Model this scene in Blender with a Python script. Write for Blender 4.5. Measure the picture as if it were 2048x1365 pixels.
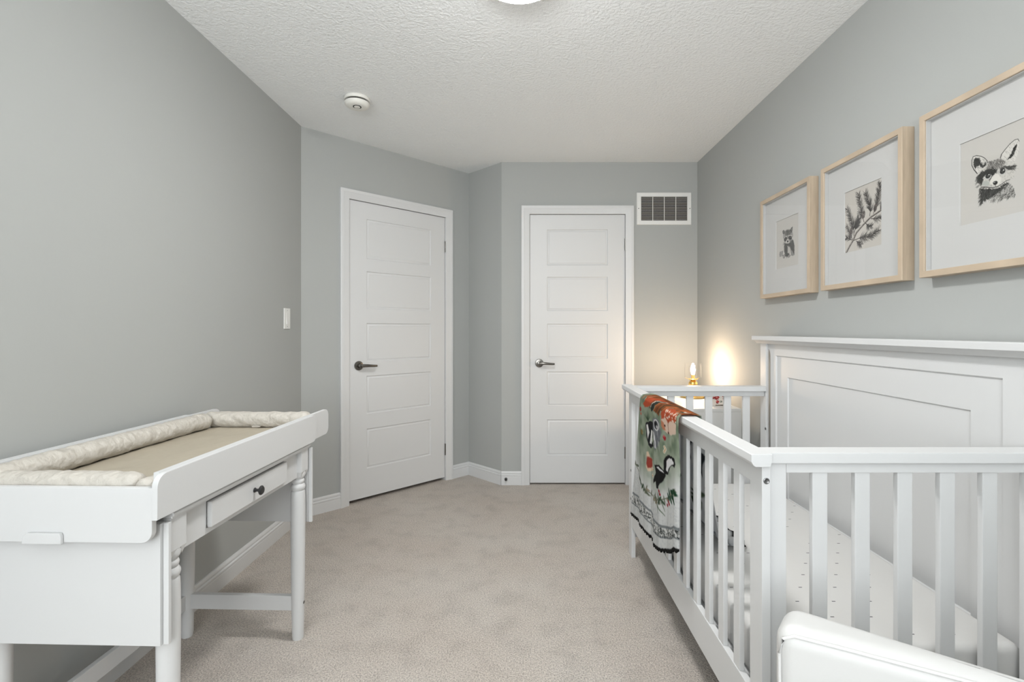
import bpy, bmesh, math, random
import numpy as np
from mathutils import Vector, Matrix, noise

random.seed(7)
for o in list(bpy.data.objects):
    bpy.data.objects.remove(o, do_unlink=True)
SC = bpy.context.scene
COL = SC.collection
PI = math.pi

# ------------------------------------------------------------------ camera
EYE = 1.167
cam_d = bpy.data.cameras.new('camera')
cam_d.sensor_width = 36.0
cam_d.lens = 36.0 * 1000.0 / 2048.0
cam_d.shift_x = -18.0 / 2048.0
cam_d.shift_y = -22.5 / 2048.0
cam_d.clip_start = 0.02
cam = bpy.data.objects.new('camera', cam_d)
COL.objects.link(cam)
cam.location = (0, 0, EYE)
cam.rotation_euler = (PI / 2, 0, 0)
SC.camera = cam

# ------------------------------------------------------------------ world, daylight, exposure
W = bpy.data.worlds.new('world')
SC.world = W
W.use_nodes = True
bg = W.node_tree.nodes['Background']
bg.inputs['Color'].default_value = (0.80, 0.90, 1.0, 1)
bg.inputs['Strength'].default_value = 1.0

def area_light(name, loc, rot, sx, sy, power, color):
    l = bpy.data.lights.new(name, 'AREA')
    l.shape = 'RECTANGLE'; l.size = sx; l.size_y = sy
    l.energy = power; l.color = color
    o = bpy.data.objects.new(name, l); COL.objects.link(o)
    o.location = loc; o.rotation_euler = rot
    return o
# daylight coming in through the window behind the camera
area_light('window_daylight', (-0.42, -1.78, 1.50), (PI / 2, 0, 0), 1.7, 1.5, 43.0, (0.97, 0.99, 1.0))
# added fill light aimed up at the ceiling; that window has no blind
area_light('ceiling_fill', (-0.42, -1.45, 1.25), (PI / 2 + math.radians(80), 0, 0), 1.7, 0.6, 42.0, (0.97, 0.99, 1.0))

vs = SC.view_settings
vs.view_transform = 'Standard'; vs.look = 'None'
vs.gamma = 1.0; vs.use_curve_mapping = False
vs.exposure = 0.62

# ------------------------------------------------------------------ materials
def new_mat(name):
    m = bpy.data.materials.new(name); m.use_nodes = True
    nt = m.node_tree
    return m, nt, nt.nodes['Principled BSDF']

def srgb(r, g, b):
    f = lambda c: (c / 255 / 12.92) if c / 255 <= 0.04045 else ((c / 255 + 0.055) / 1.055) ** 2.4
    return (f(r), f(g), f(b), 1)

def mat(name, col, rough=0.5, metal=0.0, var=0.0, vscale=8.0, bump=0.0, bscale=200.0, bdist=0.001, spec=0.5, detail=2.0):
    m, nt, p = new_mat(name)
    c = tuple(col[:3]) + (1,)
    p.inputs['Base Color'].default_value = c
    p.inputs['Roughness'].default_value = rough
    p.inputs['Metallic'].default_value = metal
    p.inputs['Specular IOR Level'].default_value = spec
    tc = nt.nodes.new('ShaderNodeTexCoord')
    if var:
        n = nt.nodes.new('ShaderNodeTexNoise'); n.inputs['Scale'].default_value = vscale
        n.inputs['Detail'].default_value = 3
        nt.links.new(tc.outputs['Object'], n.inputs['Vector'])
        mx = nt.nodes.new('ShaderNodeMix'); mx.data_type = 'RGBA'
        mx.inputs[6].default_value = tuple(v * (1 - var) for v in c[:3]) + (1,)
        mx.inputs[7].default_value = tuple(min(1, v * (1 + var)) for v in c[:3]) + (1,)
        nt.links.new(n.outputs['Fac'], mx.inputs[0])
        nt.links.new(mx.outputs[2], p.inputs['Base Color'])
    if bump:
        n2 = nt.nodes.new('ShaderNodeTexNoise'); n2.inputs['Scale'].default_value = bscale
        n2.inputs['Detail'].default_value = detail
        nt.links.new(tc.outputs['Object'], n2.inputs['Vector'])
        b = nt.nodes.new('ShaderNodeBump'); b.inputs['Strength'].default_value = bump
        b.inputs['Distance'].default_value = bdist
        nt.links.new(n2.outputs['Fac'], b.inputs['Height'])
        nt.links.new(b.outputs['Normal'], p.inputs['Normal'])
    return m

def carpet_mat():
    m, nt, p = new_mat('carpet')
    p.inputs['Roughness'].default_value = 1.0
    p.inputs['Specular IOR Level'].default_value = 0.1
    tc = nt.nodes.new('ShaderNodeTexCoord')
    def nz(scale, det):
        n = nt.nodes.new('ShaderNodeTexNoise'); n.inputs['Scale'].default_value = scale
        n.inputs['Detail'].default_value = det
        nt.links.new(tc.outputs['Object'], n.inputs['Vector']); return n
    big = nz(1.7, 3); mid = nz(9, 4); fine = nz(190, 3); grain = nz(75, 3)
    r1 = nt.nodes.new('ShaderNodeValToRGB')
    r1.color_ramp.elements[0].position = 0.34; r1.color_ramp.elements[0].color = (0.520, 0.468, 0.418, 1)
    r1.color_ramp.elements[1].position = 0.66; r1.color_ramp.elements[1].color = (0.555, 0.515, 0.470, 1)
    nt.links.new(big.outputs['Fac'], r1.inputs['Fac'])
    r2 = nt.nodes.new('ShaderNodeValToRGB')
    r2.color_ramp.elements[0].position = 0.30; r2.color_ramp.elements[0].color = (0.80, 0.80, 0.80, 1)
    r2.color_ramp.elements[1].position = 0.52; r2.color_ramp.elements[1].color = (1, 1, 1, 1)
    nt.links.new(mid.outputs['Fac'], r2.inputs['Fac'])
    r3 = nt.nodes.new('ShaderNodeValToRGB')
    r3.color_ramp.elements[0].position = 0.32; r3.color_ramp.elements[0].color = (0.62, 0.62, 0.63, 1)
    r3.color_ramp.elements[1].position = 0.66; r3.color_ramp.elements[1].color = (1.22, 1.21, 1.20, 1)
    nt.links.new(fine.outputs['Fac'], r3.inputs['Fac'])
    def mul(a, b, f=1.0):
        x = nt.nodes.new('ShaderNodeMix'); x.data_type = 'RGBA'; x.blend_type = 'MULTIPLY'
        x.inputs[0].default_value = f
        nt.links.new(a, x.inputs[6]); nt.links.new(b, x.inputs[7]); return x.outputs[2]
    c = mul(mul(r1.outputs['Color'], r2.outputs['Color'], 0.6), r3.outputs['Color'])
    nt.links.new(c, p.inputs['Base Color'])
    ad = nt.nodes.new('ShaderNodeMath'); ad.operation = 'ADD'
    nt.links.new(fine.outputs['Fac'], ad.inputs[0]); nt.links.new(grain.outputs['Fac'], ad.inputs[1])
    b = nt.nodes.new('ShaderNodeBump'); b.inputs['Strength'].default_value = 0.7
    b.inputs['Distance'].default_value = 0.006
    nt.links.new(ad.outputs[0], b.inputs['Height']); nt.links.new(b.outputs['Normal'], p.inputs['Normal'])
    return m

def wood_mat(name, col, axis=(2, 40, 40)):
    m, nt, p = new_mat(name)
    p.inputs['Roughness'].default_value = 0.5
    tc = nt.nodes.new('ShaderNodeTexCoord'); mp = nt.nodes.new('ShaderNodeMapping')
    mp.inputs['Scale'].default_value = axis
    n = nt.nodes.new('ShaderNodeTexNoise'); n.inputs['Scale'].default_value = 3.0; n.inputs['Detail'].default_value = 4
    nt.links.new(tc.outputs['Object'], mp.inputs['Vector']); nt.links.new(mp.outputs['Vector'], n.inputs['Vector'])
    r = nt.nodes.new('ShaderNodeValToRGB')
    r.color_ramp.elements[0].position = 0.25; r.color_ramp.elements[0].color = tuple(v * 0.86 for v in col[:3]) + (1,)
    r.color_ramp.elements[1].position = 0.75; r.color_ramp.elements[1].color = tuple(v * 1.08 for v in col[:3]) + (1,)
    nt.links.new(n.outputs['Fac'], r.inputs['Fac']); nt.links.new(r.outputs['Color'], p.inputs['Base Color'])
    return m

def emit_mat(name, col, strength):
    m, nt, p = new_mat(name)
    p.inputs['Base Color'].default_value = (0.9, 0.9, 0.88, 1)
    p.inputs['Emission Color'].default_value = tuple(col) + (1,)
    p.inputs['Emission Strength'].default_value = strength
    return m

def pane_mat(name, gloss=0.05, tint=(1, 1, 1)):
    m = bpy.data.materials.new(name); m.use_nodes = True
    nt = m.node_tree; nt.nodes.clear()
    out = nt.nodes.new('ShaderNodeOutputMaterial'); mix = nt.nodes.new('ShaderNodeMixShader')
    tr = nt.nodes.new('ShaderNodeBsdfTransparent'); gl = nt.nodes.new('ShaderNodeBsdfGlossy')
    tr.inputs['Color'].default_value = tuple(tint) + (1,)
    gl.inputs['Roughness'].default_value = 0.02
    lw = nt.nodes.new('ShaderNodeLayerWeight')
    pw = nt.nodes.new('ShaderNodeMath'); pw.operation = 'POWER'; pw.inputs[1].default_value = 4.0
    ma = nt.nodes.new('ShaderNodeMath'); ma.operation = 'MULTIPLY_ADD'; ma.inputs[1].default_value = 0.45; ma.inputs[2].default_value = gloss
    nt.links.new(lw.outputs['Facing'], pw.inputs[0]); nt.links.new(pw.outputs[0], ma.inputs[0])
    nt.links.new(ma.outputs[0], mix.inputs['Fac'])
    nt.links.new(tr.outputs[0], mix.inputs[1]); nt.links.new(gl.outputs[0], mix.inputs[2])
    nt.links.new(mix.outputs[0], out.inputs['Surface'])
    return m

def print_mat(name, rough=0.7, bump=0.0, bscale=200, through=0.0):
    m, nt, p = new_mat(name)
    p.inputs['Roughness'].default_value = rough
    p.inputs['Specular IOR Level'].default_value = 0.25
    a = nt.nodes.new('ShaderNodeVertexColor'); a.layer_name = 'print'
    nt.links.new(a.outputs['Color'], p.inputs['Base Color'])
    if through:
        tl = nt.nodes.new('ShaderNodeBsdfTranslucent'); mix = nt.nodes.new('ShaderNodeMixShader')
        mix.inputs['Fac'].default_value = through
        nt.links.new(a.outputs['Color'], tl.inputs['Color'])
        nt.links.new(p.outputs[0], mix.inputs[1]); nt.links.new(tl.outputs[0], mix.inputs[2])
        nt.links.new(mix.outputs[0], nt.nodes['Material Output'].inputs['Surface'])
    if bump:
        tc = nt.nodes.new('ShaderNodeTexCoord')
        n2 = nt.nodes.new('ShaderNodeTexNoise'); n2.inputs['Scale'].default_value = bscale
        nt.links.new(tc.outputs['Object'], n2.inputs['Vector'])
        b = nt.nodes.new('ShaderNodeBump'); b.inputs['Strength'].default_value = bump
        b.inputs['Distance'].default_value = 0.002
        nt.links.new(n2.outputs['Fac'], b.inputs['Height']); nt.links.new(b.outputs['Normal'], p.inputs['Normal'])
    return m

def sheet_mat():
    # white fitted sheet printed with small dark dashes in staggered columns
    m, nt, p = new_mat('dashed_sheet')
    p.inputs['Roughness'].default_value = 0.9
    tc = nt.nodes.new('ShaderNodeTexCoord'); sp = nt.nodes.new('ShaderNodeSeparateXYZ')
    nt.links.new(tc.outputs['Object'], sp.inputs[0])
    def M(op, a, b=None, c=None):
        n = nt.nodes.new('ShaderNodeMath'); n.operation = op
        for i, v in enumerate((a, b, c)):
            if v is None: continue
            if isinstance(v, (int, float)): n.inputs[i].default_value = v
            else: nt.links.new(v, n.inputs[i])
        return n.outputs[0]
    cx = M('DIVIDE', sp.outputs['X'], 0.052)
    col = M('FLOOR', cx)
    fx = M('ABSOLUTE', M('SUBTRACT', M('FRACT', cx), 0.5))
    cy = M('ADD', M('DIVIDE', sp.outputs['Y'], 0.155), M('MULTIPLY', col, 0.5))
    fy = M('ABSOLUTE', M('SUBTRACT', M('FRACT', cy), 0.5))
    a = M('MULTIPLY', M('LESS_THAN', fx, 0.10), M('LESS_THAN', fy, 0.011))
    mx = nt.nodes.new('ShaderNodeMix'); mx.data_type = 'RGBA'
    mx.inputs[6].default_value = (0.655, 0.65, 0.635, 1); mx.inputs[7].default_value = (0.06, 0.06, 0.065, 1)
    nt.links.new(a, mx.inputs[0]); nt.links.new(mx.outputs[2], p.inputs['Base Color'])
    n2 = nt.nodes.new('ShaderNodeTexNoise'); n2.inputs['Scale'].default_value = 14
    nt.links.new(tc.outputs['Object'], n2.inputs['Vector'])
    b = nt.nodes.new('ShaderNodeBump'); b.inputs['Strength'].default_value = 0.25; b.inputs['Distance'].default_value = 0.01
    nt.links.new(n2.outputs['Fac'], b.inputs['Height']); nt.links.new(b.outputs['Normal'], p.inputs['Normal'])
    return m

M_WALL = mat('grey_wall_paint', (0.412, 0.423, 0.412), 0.75, var=0.015, vscale=2.0, bump=0.08, bscale=420, bdist=0.0006, spec=0.3)
M_CEIL = mat('stippled_ceiling', (0.90, 0.915, 0.915), 0.95, bump=0.9, bscale=85, bdist=0.006, spec=0.1, detail=4)
M_CARPET = carpet_mat()
M_TRIM = mat('white_trim_paint', (0.665, 0.67, 0.67), 0.4, bump=0.03, bscale=90)
M_DOOR = mat('white_door_paint', (0.665, 0.67, 0.67), 0.45, bump=0.04, bscale=300)
M_DESK = mat('white_lacquer', (0.63, 0.635, 0.635), 0.38, bump=0.03, bscale=60)
M_CRIB = mat('white_crib_paint', (0.665, 0.67, 0.67), 0.4, bump=0.03, bscale=70)
M_NICKEL = mat('dark_nickel', (0.20, 0.19, 0.175), 0.25, metal=1.0)
M_BLACK = mat('black_metal', (0.02, 0.02, 0.02), 0.4)
M_STEEL = mat('bolt_steel', (0.22, 0.22, 0.22), 0.35, metal=1.0)
M_DARK = mat('dark_cavity', (0.035, 0.033, 0.028), 0.8)
M_DUCT = mat('duct_shade', (0.030, 0.025, 0.018), 0.6, var=0.5, vscale=6)
M_PLASTIC = mat('white_plastic', (0.80, 0.80, 0.775), 0.4)
M_CREAMPL = mat('cream_plastic', (0.80, 0.79, 0.74), 0.45)
M_BEECH = wood_mat('pale_oak', srgb(190, 172, 150)[:3], (3, 30, 3))
M_MATB = mat('white_mat_board', (0.55, 0.55, 0.54), 0.9)
M_PAPER = mat('print_paper', (0.66, 0.65, 0.62), 0.9)
M_PANE = pane_mat('picture_glass', 0.03)
M_PADTOP = mat('beige_pad_cover', srgb(174, 165, 148)[:3], 0.55, var=0.06, vscale=7, bump=0.6, bscale=11, bdist=0.012)
M_BOLST = mat('pale_bolster_cover', srgb(190, 185, 176)[:3], 0.6, var=0.03, bump=0.8, bscale=34, bdist=0.012, detail=3.0)
M_LEATH = mat('white_leather', (0.62, 0.617, 0.605), 0.42, bump=0.12, bscale=300, bdist=0.0006)
M_PIPING = mat('white_piping', (0.66, 0.657, 0.645), 0.45)
M_BRASS = mat('brass', (0.78, 0.55, 0.20), 0.28, metal=1.0)
M_BULB = emit_mat('lit_bulb', (1.0, 0.74, 0.50), 280.0)
M_DOME = emit_mat('lit_dome', (1.0, 0.995, 0.985), 92.0)
M_GLASS = pane_mat('clear_glass', 0.02)
M_SHEET = sheet_mat()
M_CLOTH = print_mat('woodland_print_cotton', 0.9, 0.2, 90, 0.4)
M_PRINT = print_mat('ink_print', 0.85)
M_CERAM = print_mat('printed_ceramic', 0.3)
M_MUSLIN = mat('white_muslin', (0.80, 0.80, 0.79), 0.9, bump=0.3, bscale=60, bdist=0.004)
M_NIGHT = mat('white_nightstand_paint', (0.72, 0.73, 0.72), 0.45)
M_DARKWOOD = mat('dark_stained_wood', (0.06, 0.045, 0.035), 0.4)

# ------------------------------------------------------------------ mesh helpers
class B:
    def __init__(self): self.bm = bmesh.new()
    def box(self, x0, x1, y0, y1, z0, z1, r=0.0, seg=2):
        mtx = Matrix.Translation(((x0 + x1) / 2, (y0 + y1) / 2, (z0 + z1) / 2)) @ Matrix.Diagonal((x1 - x0, y1 - y0, z1 - z0, 1))
        v = bmesh.ops.create_cube(self.bm, size=1.0, matrix=mtx)['verts']
        if r:
            e = list({ed for vv in v for ed in vv.link_edges})
            bmesh.ops.bevel(self.bm, geom=e, offset=r, segments=seg, profile=0.5, affect='EDGES')
        return self
    def prism(self, pts, axis, a0, a1, r=0.0, seg=2):
        # pts: 2-D outline; axis: the extrusion axis
        def mk(p, a):
            if axis == 'x': return (a, p[0], p[1])
            if axis == 'y': return (p[0], a, p[1])
            return (p[0], p[1], a)
        n = len(pts)
        lo = [self.bm.verts.new(mk(p, a0)) for p in pts]
        hi = [self.bm.verts.new(mk(p, a1)) for p in pts]
        fs = [self.bm.faces.new(lo[::-1]), self.bm.faces.new(hi)]
        for i in range(n):
            fs.append(self.bm.faces.new((lo[i], lo[(i + 1) % n], hi[(i + 1) % n], hi[i])))
        bmesh.ops.recalc_face_normals(self.bm, faces=fs)
        if r:
            es = list(set(fs[0].edges) | set(fs[1].edges))
            bmesh.ops.bevel(self.bm, geom=es, offset=r, segments=seg, profile=0.5, affect='EDGES')
        return self
    def lathe(self, prof, seg=24, mtx=None, cap=True):
        mtx = mtx or Matrix.Identity(4)
        rings = []
        for r, z in prof:
            if r < 1e-6: rings.append([self.bm.verts.new(mtx @ Vector((0, 0, z)))])
            else: rings.append([self.bm.verts.new(mtx @ Vector((r * math.cos(2 * PI * i / seg), r * math.sin(2 * PI * i / seg), z))) for i in range(seg)])
        fs = []
        for a, b in zip(rings, rings[1:]):
            for i in range(seg):
                j = (i + 1) % seg
                if len(a) == 1 and len(b) == 1: continue
                if len(a) == 1: fs.append(self.bm.faces.new((a[0], b[j], b[i])))
                elif len(b) == 1: fs.append(self.bm.faces.new((a[i], a[j], b[0])))
                else: fs.append(self.bm.faces.new((a[i], a[j], b[j], b[i])))
        if cap:
            if len(rings[0]) > 1: fs.append(self.bm.faces.new(rings[0][::-1]))
            if len(rings[-1]) > 1: fs.append(self.bm.faces.new(rings[-1]))
        bmesh.ops.recalc_face_normals(self.bm, faces=fs)
        return self
    def tube(self, pts, r, seg=8):
        pts = [Vector(p) for p in pts]; rings = []
        rr = r if isinstance(r, (list, tuple)) else [r] * len(pts)
        for i, p in enumerate(pts):
            d = (pts[min(i + 1, len(pts) - 1)] - pts[max(i - 1, 0)]).normalized()
            up = Vector((0, 0, 1)) if abs(d.z) < 0.9 else Vector((1, 0, 0))
            a = d.cross(up).normalized(); b = a.cross(d).normalized()
            rings.append([self.bm.verts.new(p + rr[i] * (a * math.cos(2 * PI * k / seg) + b * math.sin(2 * PI * k / seg))) for k in range(seg)])
        fs = []
        for a, b in zip(rings, rings[1:]):
            for i in range(seg): fs.append(self.bm.faces.new((a[i], a[(i + 1) % seg], b[(i + 1) % seg], b[i])))
        fs.append(self.bm.faces.new(rings[0][::-1])); fs.append(self.bm.faces.new(rings[-1]))
        bmesh.ops.recalc_face_normals(self.bm, faces=fs)
        return self
    def frame(self, x0, x1, z0, z1, prof, closed=True, fill=False):
        # a moulding profile [(inset, y)] carried round a rectangle in the x-z plane with mitred corners
        loops = []
        for o, y in prof:
            zb = z0 + o if closed else z0
            c = [(x0 + o, zb), (x0 + o, z1 - o), (x1 - o, z1 - o), (x1 - o, zb)]
            loops.append([self.bm.verts.new((x, y, z)) for x, z in c])
        fs = []
        for a, b in zip(loops, loops[1:]):
            for i in range(4 if closed else 3):
                j = (i + 1) % 4
                fs.append(self.bm.faces.new((a[i], a[j], b[j], b[i])))
        if fill: fs.append(self.bm.faces.new(loops[-1]))
        if not closed:
            for k in (0, 3): fs.append(self.bm.faces.new([l[k] for l in loops]))
        bmesh.ops.recalc_face_normals(self.bm, faces=fs)
        return self
    def grid(self, pts):
        vv = [[self.bm.verts.new(p) for p in row] for row in pts]
        for a, b in zip(vv, vv[1:]):
            for i in range(len(a) - 1): self.bm.faces.new((a[i], a[i + 1], b[i + 1], b[i]))
        return self
    def mesh(self, name, angle=35):
        me = bpy.data.meshes.new(name)
        self.bm.normal_update()
        self.bm.to_mesh(me); self.bm.free()
        me.polygons.foreach_set('use_smooth', [True] * len(me.polygons))
        me.set_sharp_from_angle(angle=math.radians(angle))
        return me

def obj(name, b, m, parent=None, angle=35, label=None):
    me = b if isinstance(b, bpy.types.Mesh) else b.mesh(name, angle)
    if not me.materials: me.materials.append(m)
    o = bpy.data.objects.new(name, me); COL.objects.link(o)
    if angle <= 40 and len(me.polygons) < 4000:
        wn = o.modifiers.new('weighted_normals', 'WEIGHTED_NORMAL'); wn.keep_sharp = True; wn.weight = 90
    if parent: o.parent = parent
    if label: o['label'] = label
    return o

def thing(name, label, cat, loc=(0, 0, 0), rz=0.0, group=None):
    o = bpy.data.objects.new(name, None); COL.objects.link(o)
    o.empty_display_size = 0.1
    o.location = loc; o.rotation_euler = (0, 0, rz)
    o['label'] = label; o['category'] = cat
    if group: o['group'] = group
    return o

def struct(name, b, m, loc=(0, 0, 0), rz=0.0, label=None, angle=35):
    o = obj(name, b, m, None, angle)
    o.location = loc; o.rotation_euler = (0, 0, rz)
    o['kind'] = 'structure'
    if label: o['label'] = label
    return o

def place(o, loc):
    o.location = loc; return o

def rot_to(axis, loc):
    # matrix that points local +z along the given axis
    q = Vector((0, 0, 1)).rotation_difference(Vector(axis))
    return Matrix.Translation(loc) @ q.to_matrix().to_4x4()

# ------------------------------------------------------------------ a small raster for the printed things
class Raster:
    def __init__(self, w, h, W_, H_, bgcol):
        self.w, self.h, self.W, self.H = w, h, W_, H_
        xs = (np.arange(W_) + 0.0) * w / (W_ - 1); ys = np.arange(H_) * h / (H_ - 1)
        self.X, self.Y = np.meshgrid(xs, ys)
        self.px = w / (W_ - 1)
        self.C = np.empty((H_, W_, 3)); self.C[:] = bgcol
    def blend(self, a, col, sl=None):
        a = np.clip(a, 0, 1)[..., None]
        if sl is None: self.C = self.C * (1 - a) + np.array(col) * a
        else: self.C[sl] = self.C[sl] * (1 - a) + np.array(col) * a
    def window(self, x0, x1, y0, y1):
        i0 = max(0, int(y0 / self.h * (self.H - 1)) - 1); i1 = min(self.H, int(y1 / self.h * (self.H - 1)) + 3)
        j0 = max(0, int(x0 / self.w * (self.W - 1)) - 1); j1 = min(self.W, int(x1 / self.w * (self.W - 1)) + 3)
        if i0 >= i1 or j0 >= j1: return None
        return (slice(i0, i1), slice(j0, j1))
    def seg_d(self, X, Y, a, b):
        dx, dy = b[0] - a[0], b[1] - a[1]; L = dx * dx + dy * dy + 1e-12
        t = np.clip(((X - a[0]) * dx + (Y - a[1]) * dy) / L, 0, 1)
        return np.hypot(X - a[0] - t * dx, Y - a[1] - t * dy), t
    def stroke(self, pts, w0, col, w1=None, al=1.0):
        w1 = w0 if w1 is None else w1
        n = len(pts) - 1
        for i in range(n):
            a, b = pts[i], pts[i + 1]
            m = max(w0, w1) + self.px * 2
            sl = self.window(min(a[0], b[0]) - m, max(a[0], b[0]) + m, min(a[1], b[1]) - m, max(a[1], b[1]) + m)
            if sl is None: continue
            d, t = self.seg_d(self.X[sl], self.Y[sl], a, b)
            ww = w0 + (w1 - w0) * ((i + t) / n)
            self.blend((ww / 2 - d) / self.px + 0.5 if al == 1.0 else np.clip((ww / 2 - d) / self.px + 0.5, 0, 1) * al, col, sl)
    def poly(self, pts, col, al=1.0, soft=1.0, rough=0.0):
        xs = [p[0] for p in pts]; ys = [p[1] for p in pts]
        m = self.px * 3 * soft + rough
        sl = self.window(min(xs) - m, max(xs) + m, min(ys) - m, max(ys) + m)
        if sl is None: return
        X, Y = self.X[sl], self.Y[sl]
        ins = np.zeros(X.shape, bool); dist = np.full(X.shape, 1e9)
        for a, b in zip(pts, pts[1:] + pts[:1]):
            if a[1] != b[1]:
                c = ((a[1] > Y) != (b[1] > Y)) & (X < (b[0] - a[0]) * (Y - a[1]) / (b[1] - a[1]) + a[0])
                ins ^= c
            d, _ = self.seg_d(X, Y, a, b); dist = np.minimum(dist, d)
        s = np.where(ins, dist, -dist)
        if rough: s = s + (self.rnd[sl] - 0.5) * 2 * rough
        self.blend(np.clip(s / (self.px * soft) + 0.5, 0, 1) * al, col, sl)
    def ell(self, cx, cy, rx, ry, col, al=1.0, ang=0.0):
        m = max(rx, ry) + self.px * 2
        sl = self.window(cx - m, cx + m, cy - m, cy + m)
        if sl is None: return
        c, s = math.cos(ang), math.sin(ang)
        x, y = self.X[sl] - cx, self.Y[sl] - cy
        u, v = x * c + y * s, -x * s + y * c
        d = np.hypot(u / rx, v / ry)
        self.blend(np.clip((1 - d) * min(rx, ry) / self.px + 0.5, 0, 1) * al, col, sl)

def blur_noise(rs, H, W_, cells):
    # smooth value noise in 0..1
    gy, gx = max(2, int(cells * H / W_)) + 2, cells + 2
    g = rs.rand(gy, gx)
    y = np.linspace(0, gy - 1.001, H); x = np.linspace(0, gx - 1.001, W_)
    y0 = y.astype(int); x0 = x.astype(int); fy = (y - y0)[:, None]; fx = (x - x0)[None, :]
    fy = fy * fy * (3 - 2 * fy); fx = fx * fx * (3 - 2 * fx)
    return (g[y0][:, x0] * (1 - fy) * (1 - fx) + g[y0][:, x0 + 1] * (1 - fy) * fx + g[y0 + 1][:, x0] * fy * (1 - fx) + g[y0 + 1][:, x0 + 1] * fy * fx)

def lin(c):
    c = np.clip(np.asarray(c, float), 0, 1)
    return np.where(c <= 0.04045, c / 12.92, ((c + 0.055) / 1.055) ** 2.4)

def grid_mesh(name, P, C, m):
    # P: (H, W, 3) positions, C: (H, W, 3) display colours stored as the 'print' attribute
    H, W_, _ = P.shape
    idx = np.arange(H * W_).reshape(H, W_)
    f = np.stack([idx[:-1, :-1], idx[:-1, 1:], idx[1:, 1:], idx[1:, :-1]], -1).reshape(-1, 4)
    me = bpy.data.meshes.new(name)
    me.vertices.add(H * W_); me.vertices.foreach_set('co', P.reshape(-1).astype(np.float32))
    me.loops.add(f.size); me.loops.foreach_set('vertex_index', f.reshape(-1).astype(np.int32))
    me.polygons.add(len(f)); me.polygons.foreach_set('loop_start', (np.arange(len(f)) * 4).astype(np.int32))
    me.update(calc_edges=True)
    me.polygons.foreach_set('use_smooth', [True] * len(f))
    a = me.color_attributes.new('print', 'FLOAT_COLOR', 'POINT')
    rgba = np.ones((H * W_, 4), np.float32); rgba[:, :3] = lin(C).reshape(-1, 3)
    a.data.foreach_set('color', rgba.reshape(-1))
    me.materials.append(m)
    return me

# ------------------------------------------------------------------ the room
CEIL = 2.43
XL, XR, YB, YR = -1.363, 1.328, 3.765, -1.60
PA, PB, PC = (XL, 3.099), (-0.422, 4.040), (-0.147, YB)
FOOT = [(XL, YR), (XR, YR), (XR, YB), PC, PB, PA]

struct('floor', B().box(XL - 0.14, XR + 0.14, YR - 0.14, 4.30, -0.12, 0.0), M_CARPET, label='beige wall to wall carpet with faint worn patches')
struct('ceiling', B().prism(FOOT, 'z', CEIL, CEIL + 0.12), M_CEIL, label='white stippled ceiling')

def seg_of(P, Q):
    return math.hypot(Q[0] - P[0], Q[1] - P[1]), math.atan2(Q[1] - P[1], Q[0] - P[0])

def wall(name, P, Q, hole=None, back=True, t=0.13):
    L, a = seg_of(P, Q); b = B()
    if not hole: b.box(0, L, 0, t, 0, CEIL)
    else:
        x0, x1, z0, z1 = hole
        b.box(0, x0, 0, t, 0, CEIL); b.box(x1, L, 0, t, 0, CEIL); b.box(x0, x1, 0, t, z1, CEIL)
        if z0 > 0: b.box(x0, x1, 0, t, 0, z0)
        if back: b.box(x0, x1, t - 0.02, t, z0, z1)
    return struct(name, b, M_WALL, (P[0], P[1], 0), a, label='pale grey painted wall')

D1 = (0.314, 1.096)            # angled door: slab edges along the angled wall
D2 = (0.068 + 0.147, 0.783 + 0.147)   # straight door: slab edges along the back wall
DH, J = 2.035, 0.012
wall('wall_left', (XL, YR), PA)
wall('wall_angled', PA, PB, (D1[0] - J, D1[1] + J, 0, DH + J))
wall('wall_return', PB, PC)
wall('wall_back', PC, (XR, YB), (D2[0] - J, D2[1] + J, 0, DH + J))
wall('wall_right', (XR, YB), (XR, YR))
WN = (XR - 0.43, XR + 1.27, 0.75, 2.25)
wall('wall_rear', (XR, YR), (XL, YR), WN, back=False)

# window behind the camera: casing frame, sash bars and panes
Lr, ar = seg_of((XR, YR), (XL, YR))
wf = B().frame(WN[0] - 0.07, WN[1] + 0.07, WN[2] - 0.07, WN[3] + 0.07, [(0, 0.0), (0, -0.018), (0.06, -0.014), (0.07, -0.012), (0.07, 0.05), (0.11, 0.05), (0.11, 0.09), (0.07, 0.09)])
win = struct('window_1', wf, M_TRIM, (XR, YR, 0), ar, label='white framed window')
mid = (WN[0] + WN[1]) / 2
obj('sash_bar', B().box(mid - 0.03, mid + 0.03, 0.05, 0.09, WN[2] + 0.04, WN[3] - 0.04), M_TRIM, win)
for x0, x1 in ((WN[0] + 0.04, mid - 0.03), (mid + 0.03, WN[1] - 0.04)):
    obj('window_pane', B().box(x0, x1, 0.068, 0.072, WN[2] + 0.04, WN[3] - 0.04), M_GLASS, win)

# baseboards
BBP = [(0, 0), (-0.015, 0), (-0.015, 0.060), (-0.013, 0.063), (-0.013, 0.066), (-0.015, 0.070), (-0.0145, 0.076), (-0.009, 0.080), (-0.009, 0.084), (-0.011, 0.088), (-0.010, 0.095), (-0.006, 0.101), (0, 0.102)]
def baseboard(name, P, Q, x0=0.0, x1=None):
    L, a = seg_of(P, Q)
    return struct(name, B().prism(BBP, 'x', x0, L if x1 is None else x1), M_TRIM, (P[0], P[1], 0), a, label='white moulded baseboard')
CW = 0.066
baseboard('baseboard_left', (XL, YR), PA)
baseboard('baseboard_angled', PA, PB, 0, D1[0] - CW)
baseboard('baseboard_angled_corner', PA, PB, D1[1] + CW)
baseboard('baseboard_return', PB, PC)
baseboard('baseboard_back', PC, (XR, YB), 0, D2[0] - CW)
baseboard('baseboard_back_corner', PC, (XR, YB), D2[1] + CW)
baseboard('baseboard_right', (XR, YB), (XR, YR))
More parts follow.
